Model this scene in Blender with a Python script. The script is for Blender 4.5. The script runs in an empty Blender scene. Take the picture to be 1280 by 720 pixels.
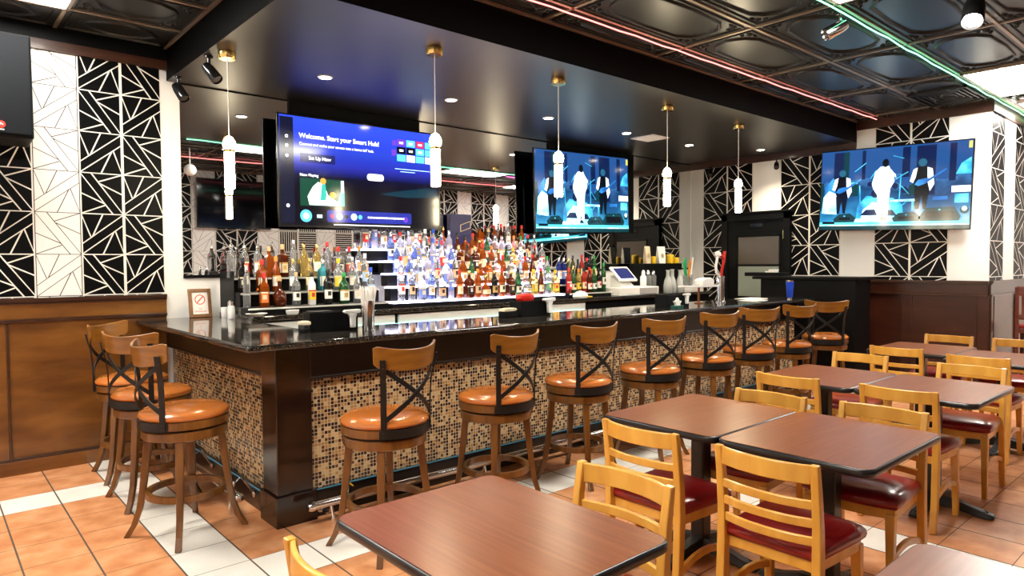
import bpy, math, random
from mathutils import Vector, Matrix, Euler
PI = math.pi
sc = bpy.context.scene
COL = sc.collection
rnd = random.Random(11)

# ------------------------------------------------------------------ room numbers (metres)
YB = 6.184      # wall behind the bar
XF = 9.231      # far wall
ZS = 3.096      # underside of the black soffit over the bar
YS, XS = 3.673, 1.605
ZC = 3.37       # ceiling
XL, YO, XE = -1.3, -1.3, 13.0
ZW = 1.316      # wainscot height
ZBAR = 1.11

# ------------------------------------------------------------------ materials
def _new(name):
    m = bpy.data.materials.new(name); m.use_nodes = True
    nt = m.node_tree
    return m, nt, nt.nodes['Principled BSDF']

def mat(name, col, rough=.5, metal=0., spec=.5, coat=0., trans=0., emit=None, es=0., ior=1.45):
    m, nt, b = _new(name)
    b.inputs['Base Color'].default_value = (*col, 1)
    b.inputs['Roughness'].default_value = rough
    b.inputs['Metallic'].default_value = metal
    b.inputs['Specular IOR Level'].default_value = spec
    b.inputs['Coat Weight'].default_value = coat
    b.inputs['Coat Roughness'].default_value = .08
    b.inputs['Transmission Weight'].default_value = trans
    b.inputs['IOR'].default_value = ior
    if emit is not None:
        b.inputs['Emission Color'].default_value = (*emit, 1)
        b.inputs['Emission Strength'].default_value = es
    return m

def N(nt, t, **kw):
    n = nt.nodes.new(t)
    for k, v in kw.items():
        setattr(n, k, v)
    return n

def ramp(nt, stops):
    r = N(nt, 'ShaderNodeValToRGB')
    e = r.color_ramp.elements
    e[0].position, e[0].color = stops[0][0], (*stops[0][1], 1)
    e[1].position, e[1].color = stops[-1][0], (*stops[-1][1], 1)
    for p, c in stops[1:-1]:
        x = e.new(p); x.color = (*c, 1)
    return r

def coords(nt, scale=(1, 1, 1), src='Object', loc=(0, 0, 0)):
    tc = N(nt, 'ShaderNodeTexCoord'); mp = N(nt, 'ShaderNodeMapping')
    mp.inputs['Scale'].default_value = scale
    mp.inputs['Location'].default_value = loc
    nt.links.new(tc.outputs[src], mp.inputs['Vector'])
    return mp.outputs['Vector']

def wood(name, stops, scale=(1, 12, 12), rough=.35, coat=0., detail=4, dist=.6, bump=0., nscale=2.2):
    m, nt, b = _new(name)
    v = coords(nt, scale)
    n = N(nt, 'ShaderNodeTexNoise')
    n.inputs['Scale'].default_value = nscale; n.inputs['Detail'].default_value = detail
    n.inputs['Distortion'].default_value = dist
    nt.links.new(v, n.inputs['Vector'])
    r = ramp(nt, stops)
    nt.links.new(n.outputs['Fac'], r.inputs['Fac'])
    nt.links.new(r.outputs['Color'], b.inputs['Base Color'])
    b.inputs['Roughness'].default_value = rough
    b.inputs['Coat Weight'].default_value = coat
    b.inputs['Coat Roughness'].default_value = .12
    if bump:
        bp = N(nt, 'ShaderNodeBump'); bp.inputs['Strength'].default_value = bump
        bp.inputs['Distance'].default_value = .002
        nt.links.new(n.outputs['Fac'], bp.inputs['Height'])
        nt.links.new(bp.outputs['Normal'], b.inputs['Normal'])
    return m

def noisy(name, stops, scale=4., detail=5, rough=.4, spec=.5, coat=0., src='Object', bump=0.):
    m, nt, b = _new(name)
    v = coords(nt, (1, 1, 1), src)
    n = N(nt, 'ShaderNodeTexNoise')
    n.inputs['Scale'].default_value = scale; n.inputs['Detail'].default_value = detail
    nt.links.new(v, n.inputs['Vector'])
    r = ramp(nt, stops)
    nt.links.new(n.outputs['Fac'], r.inputs['Fac'])
    nt.links.new(r.outputs['Color'], b.inputs['Base Color'])
    b.inputs['Roughness'].default_value = rough
    b.inputs['Specular IOR Level'].default_value = spec
    b.inputs['Coat Weight'].default_value = coat
    if bump:
        bp = N(nt, 'ShaderNodeBump'); bp.inputs['Strength'].default_value = bump
        bp.inputs['Distance'].default_value = .003
        nt.links.new(n.outputs['Fac'], bp.inputs['Height'])
        nt.links.new(bp.outputs['Normal'], b.inputs['Normal'])
    return m

def mosaic(name, axis, size=.0225):
    m, nt, b = _new(name)
    v = coords(nt, (1 / size,) * 3)
    sep = N(nt, 'ShaderNodeSeparateXYZ'); nt.links.new(v, sep.inputs[0])
    cells, masks = [], []
    for a in (axis, 'Z'):
        fl = N(nt, 'ShaderNodeMath', operation='FLOOR'); nt.links.new(sep.outputs[a], fl.inputs[0]); cells.append(fl)
        fr = N(nt, 'ShaderNodeMath', operation='FRACT'); nt.links.new(sep.outputs[a], fr.inputs[0])
        gt = N(nt, 'ShaderNodeMath', operation='GREATER_THAN'); nt.links.new(fr.outputs[0], gt.inputs[0]); gt.inputs[1].default_value = .13
        masks.append(gt)
    cb = N(nt, 'ShaderNodeCombineXYZ')
    nt.links.new(cells[0].outputs[0], cb.inputs[0]); nt.links.new(cells[1].outputs[0], cb.inputs[1])
    wn = N(nt, 'ShaderNodeTexWhiteNoise', noise_dimensions='2D'); nt.links.new(cb.outputs[0], wn.inputs['Vector'])
    r = ramp(nt, [(0, (.030, .012, .008)), (.36, (.036, .014, .009)), (.37, (.10, .036, .014)), (.50, (.16, .06, .022)),
                  (.51, (.33, .17, .06)), (.78, (.40, .23, .09)), (.79, (.46, .31, .15)), (1, (.52, .38, .21))])
    r.color_ramp.interpolation = 'CONSTANT'
    nt.links.new(wn.outputs['Value'], r.inputs['Fac'])
    mu = N(nt, 'ShaderNodeMath', operation='MULTIPLY')
    nt.links.new(masks[0].outputs[0], mu.inputs[0]); nt.links.new(masks[1].outputs[0], mu.inputs[1])
    mx = N(nt, 'ShaderNodeMix', data_type='RGBA')
    nt.links.new(mu.outputs[0], mx.inputs['Factor'])
    mx.inputs['A'].default_value = (.52, .42, .28, 1)
    nt.links.new(r.outputs['Color'], mx.inputs['B'])
    nt.links.new(mx.outputs['Result'], b.inputs['Base Color'])
    b.inputs['Roughness'].default_value = .22
    return m

M = {}
M['terracotta'] = noisy('terracotta_tile', [(.3, (.50, .185, .068)), (.5, (.62, .27, .115)), (.72, (.74, .39, .20))], scale=7, detail=5, rough=.33, src='Object')
M['cream_tile'] = noisy('cream_tile', [(.3, (.76, .72, .64)), (.7, (.84, .81, .74))], scale=5, rough=.3)
M['grout'] = mat('floor_grout', (.12, .085, .065), .85)
M['black_tile'] = mat('black_wall_tile', (.0016, .0016, .0018), .42, spec=.12)
M['white_tile'] = mat('white_wall_tile', (.84, .83, .80), .35)
M['white_line'] = mat('ivory_inlay_line', (.80, .77, .70), .4)
M['grey_line'] = mat('grey_inlay_line', (.045, .042, .035), .5)
M['pale_line'] = mat('pale_inlay_line', (.62, .60, .56), .5)
M['trim_wood'] = wood('dark_trim_wood', [(.3, (.028, .008, .003)), (.7, (.055, .017, .006))], (2, 2, 20), .4, .15)
M['wainscot'] = wood('stained_wainscot_wood', [(.25, (.085, .027, .004)), (.5, (.16, .059, .009)), (.75, (.235, .098, .017))], (1.3, 1, 5), .32, .35, detail=6, dist=.5, nscale=1.5)
M['wainscot_red'] = wood('mahogany_wainscot_wood', [(.25, (.020, .005, .0025)), (.55, (.042, .010, .0045)), (.8, (.07, .018, .007))], (1, 1.3, 5), .3, .3, detail=6, dist=.5, nscale=1.5)
M['moulding'] = wood('dark_moulding_wood', [(.3, (.022, .006, .0025)), (.7, (.05, .016, .005))], (2, 2, 16), .3, .4)
M['ceiling_paint'] = mat('glossy_black_ceiling_paint', (.009, .0085, .008), .30, spec=.55)
M['ceiling_dark'] = mat('black_ceiling_relief', (.008, .008, .008), .45)
M['tbar'] = mat('bronze_ceiling_bar', (.36, .28, .21), .38, metal=.6)
M['soffit'] = mat('satin_black_soffit_paint', (.010, .0082, .0066), .38, spec=1.)
M['fascia'] = mat('matte_black_fascia_paint', (.0018, .0016, .0016), .6, spec=.06)
M['mirror'] = mat('mirror_glass', (.80, .80, .80), .012, metal=1.)
M['black'] = mat('black_paint', (.0025, .0025, .0027), .45, spec=.18)
M['black_gloss'] = mat('glossy_black_plastic', (.008, .008, .009), .18)
M['black_metal'] = mat('black_steel', (.008, .0072, .007), .42, spec=.4)
M['charcoal'] = mat('charcoal_speaker_grille', (.0055, .0062, .0075), .7, spec=.06)
M['chrome'] = mat('polished_steel', (.72, .72, .72), .16, metal=1.)
M['brass'] = mat('polished_brass', (.72, .48, .16), .18, metal=1.)
M['silver_trim'] = mat('silver_edge_trim', (.72, .72, .68), .3, metal=.3)
M['white_paint'] = mat('white_wall_paint', (.84, .83, .81), .4)
M['white_gloss'] = mat('white_gloss_panel', (.80, .78, .74), .15)
M['white_plastic'] = mat('white_plastic', (.84, .83, .80), .3)
M['paper'] = mat('white_paper', (.85, .83, .78), .7)
M['red'] = mat('red_plastic', (.62, .02, .012), .35)
M['bar_wood'] = wood('espresso_bar_wood', [(.3, (.006, .002, .0015)), (.6, (.013, .0045, .0026)), (.85, (.028, .010, .005))], (8, 8, 1.2), .22, .35)
M['shaded_wood'] = wood('shaded_bar_wood', [(.3, (.0025, .0010, .0008)), (.7, (.007, .0026, .0016))], (1.2, 8, 8), .3, .1)  # bar wood darkened for shade under the counter overhang; plinths share it
M['mosaic_x'] = mosaic('mosaic_glass_tile_front', 'X')
M['mosaic_y'] = mosaic('mosaic_glass_tile_end', 'Y')
M['stool_wood'] = wood('walnut_stool_wood', [(.25, (.072, .025, .004)), (.55, (.145, .054, .008)), (.8, (.21, .088, .014))], (9, 9, 1.4), .30, .35)
M['stool_back'] = wood('bentwood_back', [(.25, (.17, .060, .006)), (.55, (.235, .092, .010)), (.8, (.30, .126, .017))], (2, 2, 16), .3, .35)
M['stool_vinyl'] = mat('tan_orange_vinyl', (.46, .138, .024), .24, coat=.35)
M['chair_wood'] = wood('honey_beech_wood', [(.25, (.58, .275, .036)), (.55, (.69, .36, .056)), (.8, (.77, .43, .082))], (5, 5, 1.6), .34, .25)
M['chair_vinyl'] = mat('burgundy_vinyl', (.23, .008, .009), .28, coat=.15)
M['table_top'] = wood('cherry_laminate', [(.25, (.155, .036, .009)), (.5, (.205, .056, .015)), (.75, (.26, .080, .025))], (1.2, 26, 26), .30, .0, detail=5, dist=.15)
M['table_top_y'] = wood('cherry_laminate_crosswise', [(.25, (.155, .036, .009)), (.5, (.205, .056, .015)), (.75, (.26, .080, .025))], (26, 1.2, 26), .30, .0, detail=5, dist=.15)
M['table_edge'] = mat('black_table_edging', (.012, .012, .014), .28)
M['cast_iron'] = mat('black_cast_iron', (.012, .012, .012), .4)
M['high_chair_wood'] = wood('dark_cherry_chair_wood', [(.3, (.06, .011, .007)), (.7, (.13, .025, .014))], (4, 4, 14), .32, .3)
M['acrylic_lit'] = mat('lit_white_acrylic', (.8, .78, .9), .3, emit=(.74, .70, 1.), es=3.4)
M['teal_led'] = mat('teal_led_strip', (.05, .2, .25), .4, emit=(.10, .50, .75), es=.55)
M['diffuser'] = mat('light_diffuser', (.9, .9, .9), .5, emit=(1., .955, .87), es=19.)
M['downlight'] = mat('downlight_lens', (.9, .9, .9), .5, emit=(1., .86, .66), es=26.)
M['pendant_glow'] = mat('frosted_pendant_tube', (.9, .9, .85), .4, emit=(1., .84, .56), es=24.)
M['red_neon'] = mat('red_led_rope', (.8, .1, .1), .4, emit=(1., .20, .18), es=1.6)
M['green_neon'] = mat('green_led_rope', (.1, .8, .3), .4, emit=(.2, 1., .5), es=1.8)
M['pink_neon'] = mat('pink_led_rope', (.8, .1, .4), .4, emit=(1., .07, .35), es=4.)
M['navy'] = mat('navy_card', (.018, .018, .085), .35)
M['gold'] = mat('gold_print', (.55, .42, .22), .35, metal=.5)
M['blue_steel'] = mat('blue_tumbler_coat', (.012, .07, .62), .35)
M['yellow'] = mat('yellow_plastic', (.75, .48, .02), .4)
M['green_straw'] = mat('green_straw', (.02, .42, .12), .4)
M['orange_straw'] = mat('orange_straw', (.78, .30, .02), .4)
M['beige'] = mat('beige_cloth', (.66, .55, .38), .7)
M['window_pane'] = mat('smoky_door_pane', (.075, .065, .055), .12)
M['frosted'] = mat('frosted_door_pane', (.23, .27, .23), .3)
M['frame_wood'] = wood('picture_frame_wood', [(.3, (.17, .075, .028)), (.7, (.28, .13, .05))], (6, 6, 6), .4)
M['sign_red'] = mat('sign_red_print', (.62, .05, .03), .6)

# granite
def granite():
    m, nt, b = _new('black_granite')
    v = coords(nt)
    n1 = N(nt, 'ShaderNodeTexNoise'); n1.inputs['Scale'].default_value = 170; n1.inputs['Detail'].default_value = 3
    nt.links.new(v, n1.inputs['Vector'])
    r = ramp(nt, [(.5, (.010, .009, .008)), (.60, (.03, .026, .022)), (.68, (.20, .17, .13)), (.75, (.36, .32, .26))])
    nt.links.new(n1.outputs['Fac'], r.inputs['Fac'])
    nt.links.new(r.outputs['Color'], b.inputs['Base Color'])
    b.inputs['Roughness'].default_value = .07
    b.inputs['Specular IOR Level'].default_value = .85
    return m
M['granite'] = granite()

# ------------------------------------------------------------------ mesh building
class MB:
    def __init__(s): s.v, s.f, s.m = [], [], []
    def add(s, vs, fs, mi=0, T=None):
        b = len(s.v)
        s.v += [tuple(T @ Vector(p)) if T else tuple(p) for p in vs]
        s.f += [tuple(b + i for i in f) for f in fs]; s.m += [mi] * len(fs)
        return s
    def box(s, lo, hi, mi=0, T=None):
        x0, y0, z0 = lo; x1, y1, z1 = hi
        return s.add([(x0, y0, z0), (x1, y0, z0), (x1, y1, z0), (x0, y1, z0), (x0, y0, z1), (x1, y0, z1), (x1, y1, z1), (x0, y1, z1)],
              [(0, 3, 2, 1), (4, 5, 6, 7), (0, 1, 5, 4), (1, 2, 6, 5), (2, 3, 7, 6), (3, 0, 4, 7)], mi, T)
    def cbox(s, c, d, mi=0, T=None):
        return s.box([c[i] - d[i] / 2 for i in range(3)], [c[i] + d[i] / 2 for i in range(3)], mi, T)
    def prism(s, poly, a, b, axis='Z', mi=0, T=None, top=None):
        # poly in the two other axes (cyclic order), extruded from a to b; optional other material for the top
        def P(u, w, t): return {'Z': (u, w, t), 'Y': (u, t, w), 'X': (t, u, w)}[axis]
        n = len(poly)
        vs = [P(u, w, a) for u, w in poly] + [P(u, w, b) for u, w in poly]
        s.add(vs, [(i, (i + 1) % n, n + (i + 1) % n, n + i) for i in range(n)] + [tuple(reversed(range(n)))], mi, T)
        k = len(s.v) - 2 * n
        s.f.append(tuple(k + n + i for i in range(n))); s.m.append(mi if top is None else top)
        return s
    def lathe(s, prof, seg=20, mi=0, T=None, cap=True, a0=0., sx=1., sy=1.):
        n = len(prof); vs = []
        for r, z in prof:
            for k in range(seg):
                a = a0 + 2 * PI * k / seg
                vs.append((r * math.cos(a) * sx, r * math.sin(a) * sy, z))
        fs = []
        for i in range(n - 1):
            for k in range(seg):
                k2 = (k + 1) % seg
                fs.append((i * seg + k, i * seg + k2, (i + 1) * seg + k2, (i + 1) * seg + k))
        if cap:
            if prof[0][0] > 1e-6: fs.append(tuple(reversed(range(seg))))
            if prof[-1][0] > 1e-6: fs.append(tuple((n - 1) * seg + k for k in range(seg)))
        return s.add(vs, fs, mi, T)
    def tube(s, path, r, seg=8, mi=0, cap=True, closed=False, rz=None):
        path = [Vector(p) for p in path]; n = len(path)
        rr = r if isinstance(r, (list, tuple)) else [r] * n
        vs = []; up = None
        for i in range(n):
            if closed: t = path[(i + 1) % n] - path[i - 1]
            else: t = path[min(i + 1, n - 1)] - path[max(i - 1, 0)]
            t.normalize()
            if up is None:
                up = Vector((0, 0, 1)) if abs(t.z) < .9 else Vector((1, 0, 0))
            sd = t.cross(up).normalized(); up = sd.cross(t).normalized()
            for k in range(seg):
                a = 2 * PI * (k + .5) / seg
                q = path[i] + sd * math.cos(a) * rr[i] + up * math.sin(a) * (rr[i] if rz is None else rz)
                vs.append(q)
        fs = []
        for i in range(n if closed else n - 1):
            j = (i + 1) % n
            for k in range(seg):
                k2 = (k + 1) % seg
                fs.append((i * seg + k, i * seg + k2, j * seg + k2, j * seg + k))
        if cap and not closed:
            fs.append(tuple(reversed(range(seg)))); fs.append(tuple((n - 1) * seg + k for k in range(seg)))
        return s.add(vs, fs, mi)
    def sweep(s, rings, mi=0, closed=False, cap=True):
        # rings: list of equal-length lists of points
        n = len(rings); k = len(rings[0]); vs = [p for r in rings for p in r]; fs = []
        for i in range(n if closed else n - 1):
            j = (i + 1) % n
            for q in range(k):
                q2 = (q + 1) % k
                fs.append((i * k + q, i * k + q2, j * k + q2, j * k + q))
        if cap and not closed:
            fs.append(tuple(reversed(range(k)))); fs.append(tuple((n - 1) * k + q for q in range(k)))
        return s.add(vs, fs, mi)
    def build(s, name, mats, parent=None, smooth=True, bevel=0., loc=None, rot=None, ang=35):
        me = bpy.data.meshes.new(name); me.from_pydata(s.v, [], s.f)
        for m in (mats if isinstance(mats, (list, tuple)) else [mats]): me.materials.append(m)
        me.polygons.foreach_set('material_index', s.m)
        me.update()
        import bmesh
        bm = bmesh.new(); bm.from_mesh(me); bmesh.ops.recalc_face_normals(bm, faces=bm.faces); bm.to_mesh(me); bm.free()
        if smooth:
            me.shade_smooth(); me.set_sharp_from_angle(angle=math.radians(ang))
        o = bpy.data.objects.new(name, me); COL.objects.link(o)
        if parent: o.parent = parent
        if loc: o.location = loc
        if rot: o.rotation_euler = rot
        if bevel:
            b = o.modifiers.new('edge', 'BEVEL'); b.width = bevel; b.segments = 2; b.limit_method = 'ANGLE'
            b.harden_normals = False
        return o

def tag(o, label, cat, group=None):
    o['label'] = label; o['category'] = cat
    if group: o['group'] = group
    return o
def thing(name, label, cat, loc=(0, 0, 0), rz=0., group=None, rot=None):
    o = bpy.data.objects.new(name, None); COL.objects.link(o)
    o.empty_display_size = .1
    o.location = loc; o.rotation_euler = rot if rot else (0, 0, rz)
    return tag(o, label, cat, group)
def struct(o):
    o['kind'] = 'structure'; return o
def kids(o): return [c for c in bpy.data.objects if c.parent == o]
def dup(root, loc, rz=0., label=None, group=None, kid=None):
    r = root.copy(); COL.objects.link(r); r.location = loc; r.rotation_euler = (0, 0, rz)
    if label: r['label'] = label
    if group: r['group'] = group
    for ch in kids(root):
        c = ch.copy(); COL.objects.link(c); c.parent = r
        for g in kids(ch):
            d = g.copy(); COL.objects.link(d); d.parent = c
    return r
def rotz(a): return Matrix.Rotation(a, 4, 'Z')
def rrect(x0, y0, x1, y1, r, n=5):
    out = []
    for cx, cy, a in ((x1 - r, y1 - r, 0), (x0 + r, y1 - r, PI / 2), (x0 + r, y0 + r, PI), (x1 - r, y0 + r, 1.5 * PI)):
        for k in range(n + 1):
            t = a + PI / 2 * k / n
            out.append((cx + r * math.cos(t), cy + r * math.sin(t)))
    return out

# ------------------------------------------------------------------ wallpaper tiles
SEG_A = [((0, 0), (.75, 1)), ((.26, 0), (1, 1)), ((0, .49), (.55, .74)), ((0, 1), (.57, .78)), ((.42, .21), (1, 0)), ((.45, .25), (1, .51))]
def rot90(p): return (1 - p[1], p[0])
SEG_B = [(rot90(a), rot90(b)) for a, b in SEG_A]
def clip(a, b, lo, hi):
    # clip segment to rectangle (u range, v range)
    t0, t1 = 0., 1.; d = (b[0] - a[0], b[1] - a[1])
    for i in (0, 1):
        if abs(d[i]) < 1e-9:
            if a[i] < lo[i] - 1e-9 or a[i] > hi[i] + 1e-9: return None
            continue
        q0, q1 = (lo[i] - a[i]) / d[i], (hi[i] - a[i]) / d[i]
        if q0 > q1: q0, q1 = q1, q0
        t0, t1 = max(t0, q0), min(t1, q1)
    if t1 - t0 < 1e-4: return None
    return ((a[0] + d[0] * t0, a[1] + d[1] * t0), (a[0] + d[0] * t1, a[1] + d[1] * t1))
def wallpaper(mb, plane, cols, zjoint, th, zlo, zhi, wl=.010, white_line=3, pale_w=.0055):
    """plane(u, z, d): point at u along the wall, height z, d proud. cols: (u0, u1, kind, parity); materials 0 black 1 white 2 ivory line 3 grey line."""
    def quad(a, b, c, d, mi): mb.add([a, b, c, d], [(0, 1, 2, 3)], mi)
    def line(a, b, w, d, mi, lo, hi):
        c = clip(a, b, lo, hi)
        if not c: return
        a, b = c
        L = math.hypot(b[0] - a[0], b[1] - a[1])
        if L < 1e-4: return
        nx, ny = -(b[1] - a[1]) / L * w / 2, (b[0] - a[0]) / L * w / 2
        pts = [(a[0] + nx, a[1] + ny), (b[0] + nx, b[1] + ny), (b[0] - nx, b[1] - ny), (a[0] - nx, a[1] - ny)]
        pts = [(min(max(x, lo[0]), hi[0]), min(max(y, lo[1]), hi[1])) for x, y in pts]
        quad(*[plane(x, y, d) for x, y in pts], mi)
    for u0, u1, kind, par in cols:
        w = u1 - u0
        lo, hi = (min(u0, u1), zlo), (max(u0, u1), zhi)
        base = 0 if kind in 'BS' else 1
        quad(plane(u0, zlo, 0), plane(u1, zlo, 0), plane(u1, zhi, 0), plane(u0, zhi, 0), base)
        if kind == 'P': continue
        lw, lm = (wl, 2) if kind in 'BS' else (pale_w, white_line)
        j0 = math.floor((zjoint - zhi) / th) - 1; j1 = math.ceil((zjoint - zlo) / th) + 1
        for j in range(j0, j1):
            zt = zjoint - j * th
            A = (j + par) % 2 == 0
            if kind == 'S':
                for q in range(9):
                    t = (q + .5) / 9
                    if A: line((u0, zt - t * th), (u1, zt - t * th), lw, .0012, lm, lo, hi)
                    else: line((u0 + t * w, zt), (u0 + t * w, zt - th), lw, .0012, lm, lo, hi)
            else:
                for n_, (p, q) in enumerate(SEG_A if A else SEG_B):
                    line((u0 + p[0] * w, zt - p[1] * th), (u0 + q[0] * w, zt - q[1] * th), lw, .0012 + .0001 * n_, lm, lo, hi)
            line((u0, zt), (u1, zt), lw * .8, .0019, lm, lo, hi)
        for u in (u0, u1):
            e = lw * .5 * (1 if u1 > u0 else -1) * (1 if u == u0 else -1)
            line((u + e, zlo), (u + e, zhi), lw, .0020, lm, lo, hi)

WM = [M['black_tile'], M['white_tile'], M['white_line'], M['grey_line']]
# wall behind the bar
mb = MB()
cols = []
u = .666; T = .298
seq = {0: 'W', 1: 'B', 2: 'B'}
for k in range(-7, 3):
    cols.append((u + k * T, u + (k + 1) * T, 'W' if k % 3 == 0 else 'B', k + 1))
wallpaper(mb, lambda x, z, d: (x, YB - d, z), cols, 2.285, .32, 0, ZC)
mb.add([(1.56, YB, 0), (1.70, YB, 0), (1.70, YB, ZC), (1.56, YB, ZC)], [(0, 1, 2, 3)], 1)
mb.add([(1.70, YB, 0), (XF, YB, 0), (XF, YB, ZC), (1.70, YB, ZC)], [(0, 1, 2, 3)], 1)
struct(mb.build('wall_back', WM, smooth=False))
# far wall
mb = MB(); y0 = 5.963; T2 = .419
kinds = 'BBWBBWBBW'
cols = [(YB, y0, 'P', 0)] + [(y0 - k * T2, y0 - (k + 1) * T2, 'P' if kinds[k] == 'W' else 'B', k) for k in range(9)]
cols[-1] = (y0 - 8 * T2, 2.2, 'P', 0)
wallpaper(mb, lambda y, z, d: (XF - d, y, z), cols, 2.617, T2, 0, ZC, wl=.012)
struct(mb.build('wall_far', WM, smooth=False))
# recess wall running on past the far wall's corner
mb = MB(); cols = [(XF, 9.81, 'B', 0), (9.81, 10.29, 'P', 0)]
for k in range(5): cols.append((10.29 + k * .54, 10.29 + (k + 1) * .54, 'BBPBB'[k], k))
wallpaper(mb, lambda x, z, d: (x, 2.2 - d, z), cols, 2.617, T2, 0, ZC, wl=.012)
struct(mb.build('wall_recess', WM, smooth=False))
# wall opposite the bar (seen in the mirror)
mb = MB(); cols = []
s = 'BBPBBPBBPBB' + 'P' + 'BB' + 'W' + 'SS' + 'W' + 'SS' + 'W' + 'BBWBBWBBWBBWBB'
ustart = 3.93 - 11 * T2
for k, c in enumerate(s):
    a = ustart + k * T2
    if a >= XE: break
    cols.append((max(a, XL), min(a + T2, XE), 'W' if c == 'P' else c, k))
cols = [c for c in cols if c[1] > c[0]]
wallpaper(mb, lambda x, z, d: (x, YO + d, z), cols, 2.25, T2, 0, ZC, wl=.014)
struct(mb.build('wall_opposite', WM, smooth=False))
mb = MB(); mb.box((XL - .1, YO, 0), (XL, YB, ZC)); struct(mb.build('wall_left', M['white_paint'], smooth=False))
mb = MB(); mb.box((XE, YO, 0), (XE + .1, 2.2, ZC)); struct(mb.build('wall_end', M['white_paint'], smooth=False))

# ------------------------------------------------------------------ floor: individual tiles laid in grout
gx = [.356 - .305 * k for k in range(6, 0, -1)] + [.356, .661, .966, 1.270, 1.579]
step = (4.135 - 1.579) / 8
gx += [1.579 + step * k for k in range(1, 9)]
x = gx[-1]
while x < XE: x += .342; gx.append(x)
gy = [3.205 + .335 * k for k in range(-14, 10)]
mb = MB(); mb.add([(XL, YO, 0), (XE, YO, 0), (XE, YB, 0), (XL, YB, 0)], [(0, 1, 2, 3)], 0)
for i in range(len(gx) - 1):
    for j in range(len(gy) - 1):
        x0, x1, y0_, y1 = gx[i], gx[i + 1], gy[j], gy[j + 1]
        xc, yc = (x0 + x1) / 2, (y0_ + y1) / 2
        white = (abs(yc - 3.37) < .1 and xc > .9) or (abs(xc - 1.118) < .1 and yc > 3.2) or (abs(yc - 5.40) < .12 and xc < 1.2) \
            or (abs(xc - 3.975) < .12 and yc < 3.2)
        gxw = .0045; gyw = .0022
        x0, x1, y0_, y1 = max(x0 + gxw, XL), min(x1 - gxw, XE), max(y0_ + gyw, YO), min(y1 - gyw, YB)
        if x1 <= x0 or y1 <= y0_ or (x0 > XF and y0_ > 2.2): continue
        z = .003
        b = len(mb.v)
        mb.v += [(x0, y0_, z), (x1, y0_, z), (x1, y1, z), (x0, y1, z)]; mb.f.append((b, b + 1, b + 2, b + 3)); mb.m.append(2 if white else 1)
fl = struct(mb.build('floor', [M['grout'], M['terracotta'], M['cream_tile']], smooth=False))

# ------------------------------------------------------------------ ceiling with pressed panels
mb = MB()
mb.add([(XL, YO, ZC), (XE, YO, ZC), (XE, YB, ZC), (XL, YB, ZC)], [(0, 3, 2, 1)], 0)
def ridge(path, w, h, mi=1):
    n = len(path); rings = []
    for i in range(n):
        p = Vector((*path[i], 0)); a = Vector((*path[i - 1], 0)); c = Vector((*path[(i + 1) % n], 0))
        t = (c - a).normalized(); nn = Vector((-t.y, t.x, 0))
        rings.append([(p.x + nn.x * w, p.y + nn.y * w, ZC + .001), (p.x + nn.x * w * .4, p.y + nn.y * w * .4, ZC - h), (p.x - nn.x * w * .4, p.y - nn.y * w * .4, ZC - h), (p.x - nn.x * w, p.y - nn.y * w, ZC + .001)])
    mb.sweep(rings, mi, closed=True, cap=False)
def panel(x0, y0, x1, y1, scroll=True):
    cx, cy = (x0 + x1) / 2, (y0 + y1) / 2; hx, hy = (x1 - x0) / 2, (y1 - y0) / 2
    for s_, w in ((.93, .010),):
        ax, ay = hx - .055, hy - .055
        ridge([(cx - ax, cy - ay), (cx + ax, cy - ay), (cx + ax, cy + ay), (cx - ax, cy + ay)], .012, .012)
    ax, ay = hx - .16, hy - .12
    nx, ny = .13, .11
    pts = [(-ax, -ay + ny), (-ax + .03, -ay + ny * .55), (-ax + nx * .6, -ay + .035), (-ax + nx, -ay), (0, -ay - .02), (ax - nx, -ay), (ax - nx * .6, -ay + .035), (ax - .03, -ay + ny * .55), (ax, -ay + ny), (ax + .03, 0),
           (ax, ay - ny), (ax - .03, ay - ny * .55), (ax - nx * .6, ay - .035), (ax - nx, ay), (0, ay + .02), (-ax + nx, ay), (-ax + nx * .6, ay - .035), (-ax + .03, ay - ny * .55), (-ax, ay - ny), (-ax - .03, 0)]
    ridge([(cx + a, cy + b) for a, b in pts], .016, .016)
    if scroll:
        for sx in (-1, 1):
            for sy in (-1, 1):
                for dx, dy, r in ((.12, .10, .030), (.18, .085, .020), (.10, .155, .020)):
                    c = (cx + sx * (hx - dx), cy + sy * (hy - dy))
                    T_ = Matrix.Translation((c[0], c[1], ZC))
                    mb.lathe([(r, .0), (r * .8, -.012), (r * .45, -.008), (r * .3, -.018), (0, -.02)], 10, 1, T_, cap=False)
bx = [.83 + 1.36 * k for k in range(-2, 10)]
by = [2.10 + .63 * k for k in range(-6, 3)] + [YS]
for i in range(len(bx) - 1):
    for j in range(len(by) - 1):
        if bx[i] > 12: continue
        panel(bx[i], by[j], bx[i + 1], min(by[j + 1], YS))
byl = [3.78, 4.41, 5.04, 5.67, YB]
for i, (a, b) in enumerate(((-.53, .83), (.83, XS))):
    for j in range(4): panel(a, byl[j], b, byl[j + 1], j < 3)
def tb(a, b, w=.024, h=.012):
    (x0, y0_), (x1, y1) = a, b
    if abs(y0_ - y1) < 1e-6: mb.box((x0, y0_ - w / 2, ZC - h), (x1, y0_ + w / 2, ZC), 2)
    else: mb.box((x0 - w / 2, y0_, ZC - h), (x0 + w / 2, y1, ZC), 2)
for y in by[:-1]: tb((XL, y), (XE if y < 2.2 else XF, y))
for x in bx:
    if x < XE: tb((x, YO), (x, YS if x > XS else YB) if x < XF else (x, 2.2))
for y in byl[:-1]: tb((XL, y), (XS, y))
mb.box((XS - .02, YS, ZC - .02), (XS, YB, ZC), 2); mb.box((XS, YS - .02, ZC - .02), (XF, YS, ZC), 2)
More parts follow.
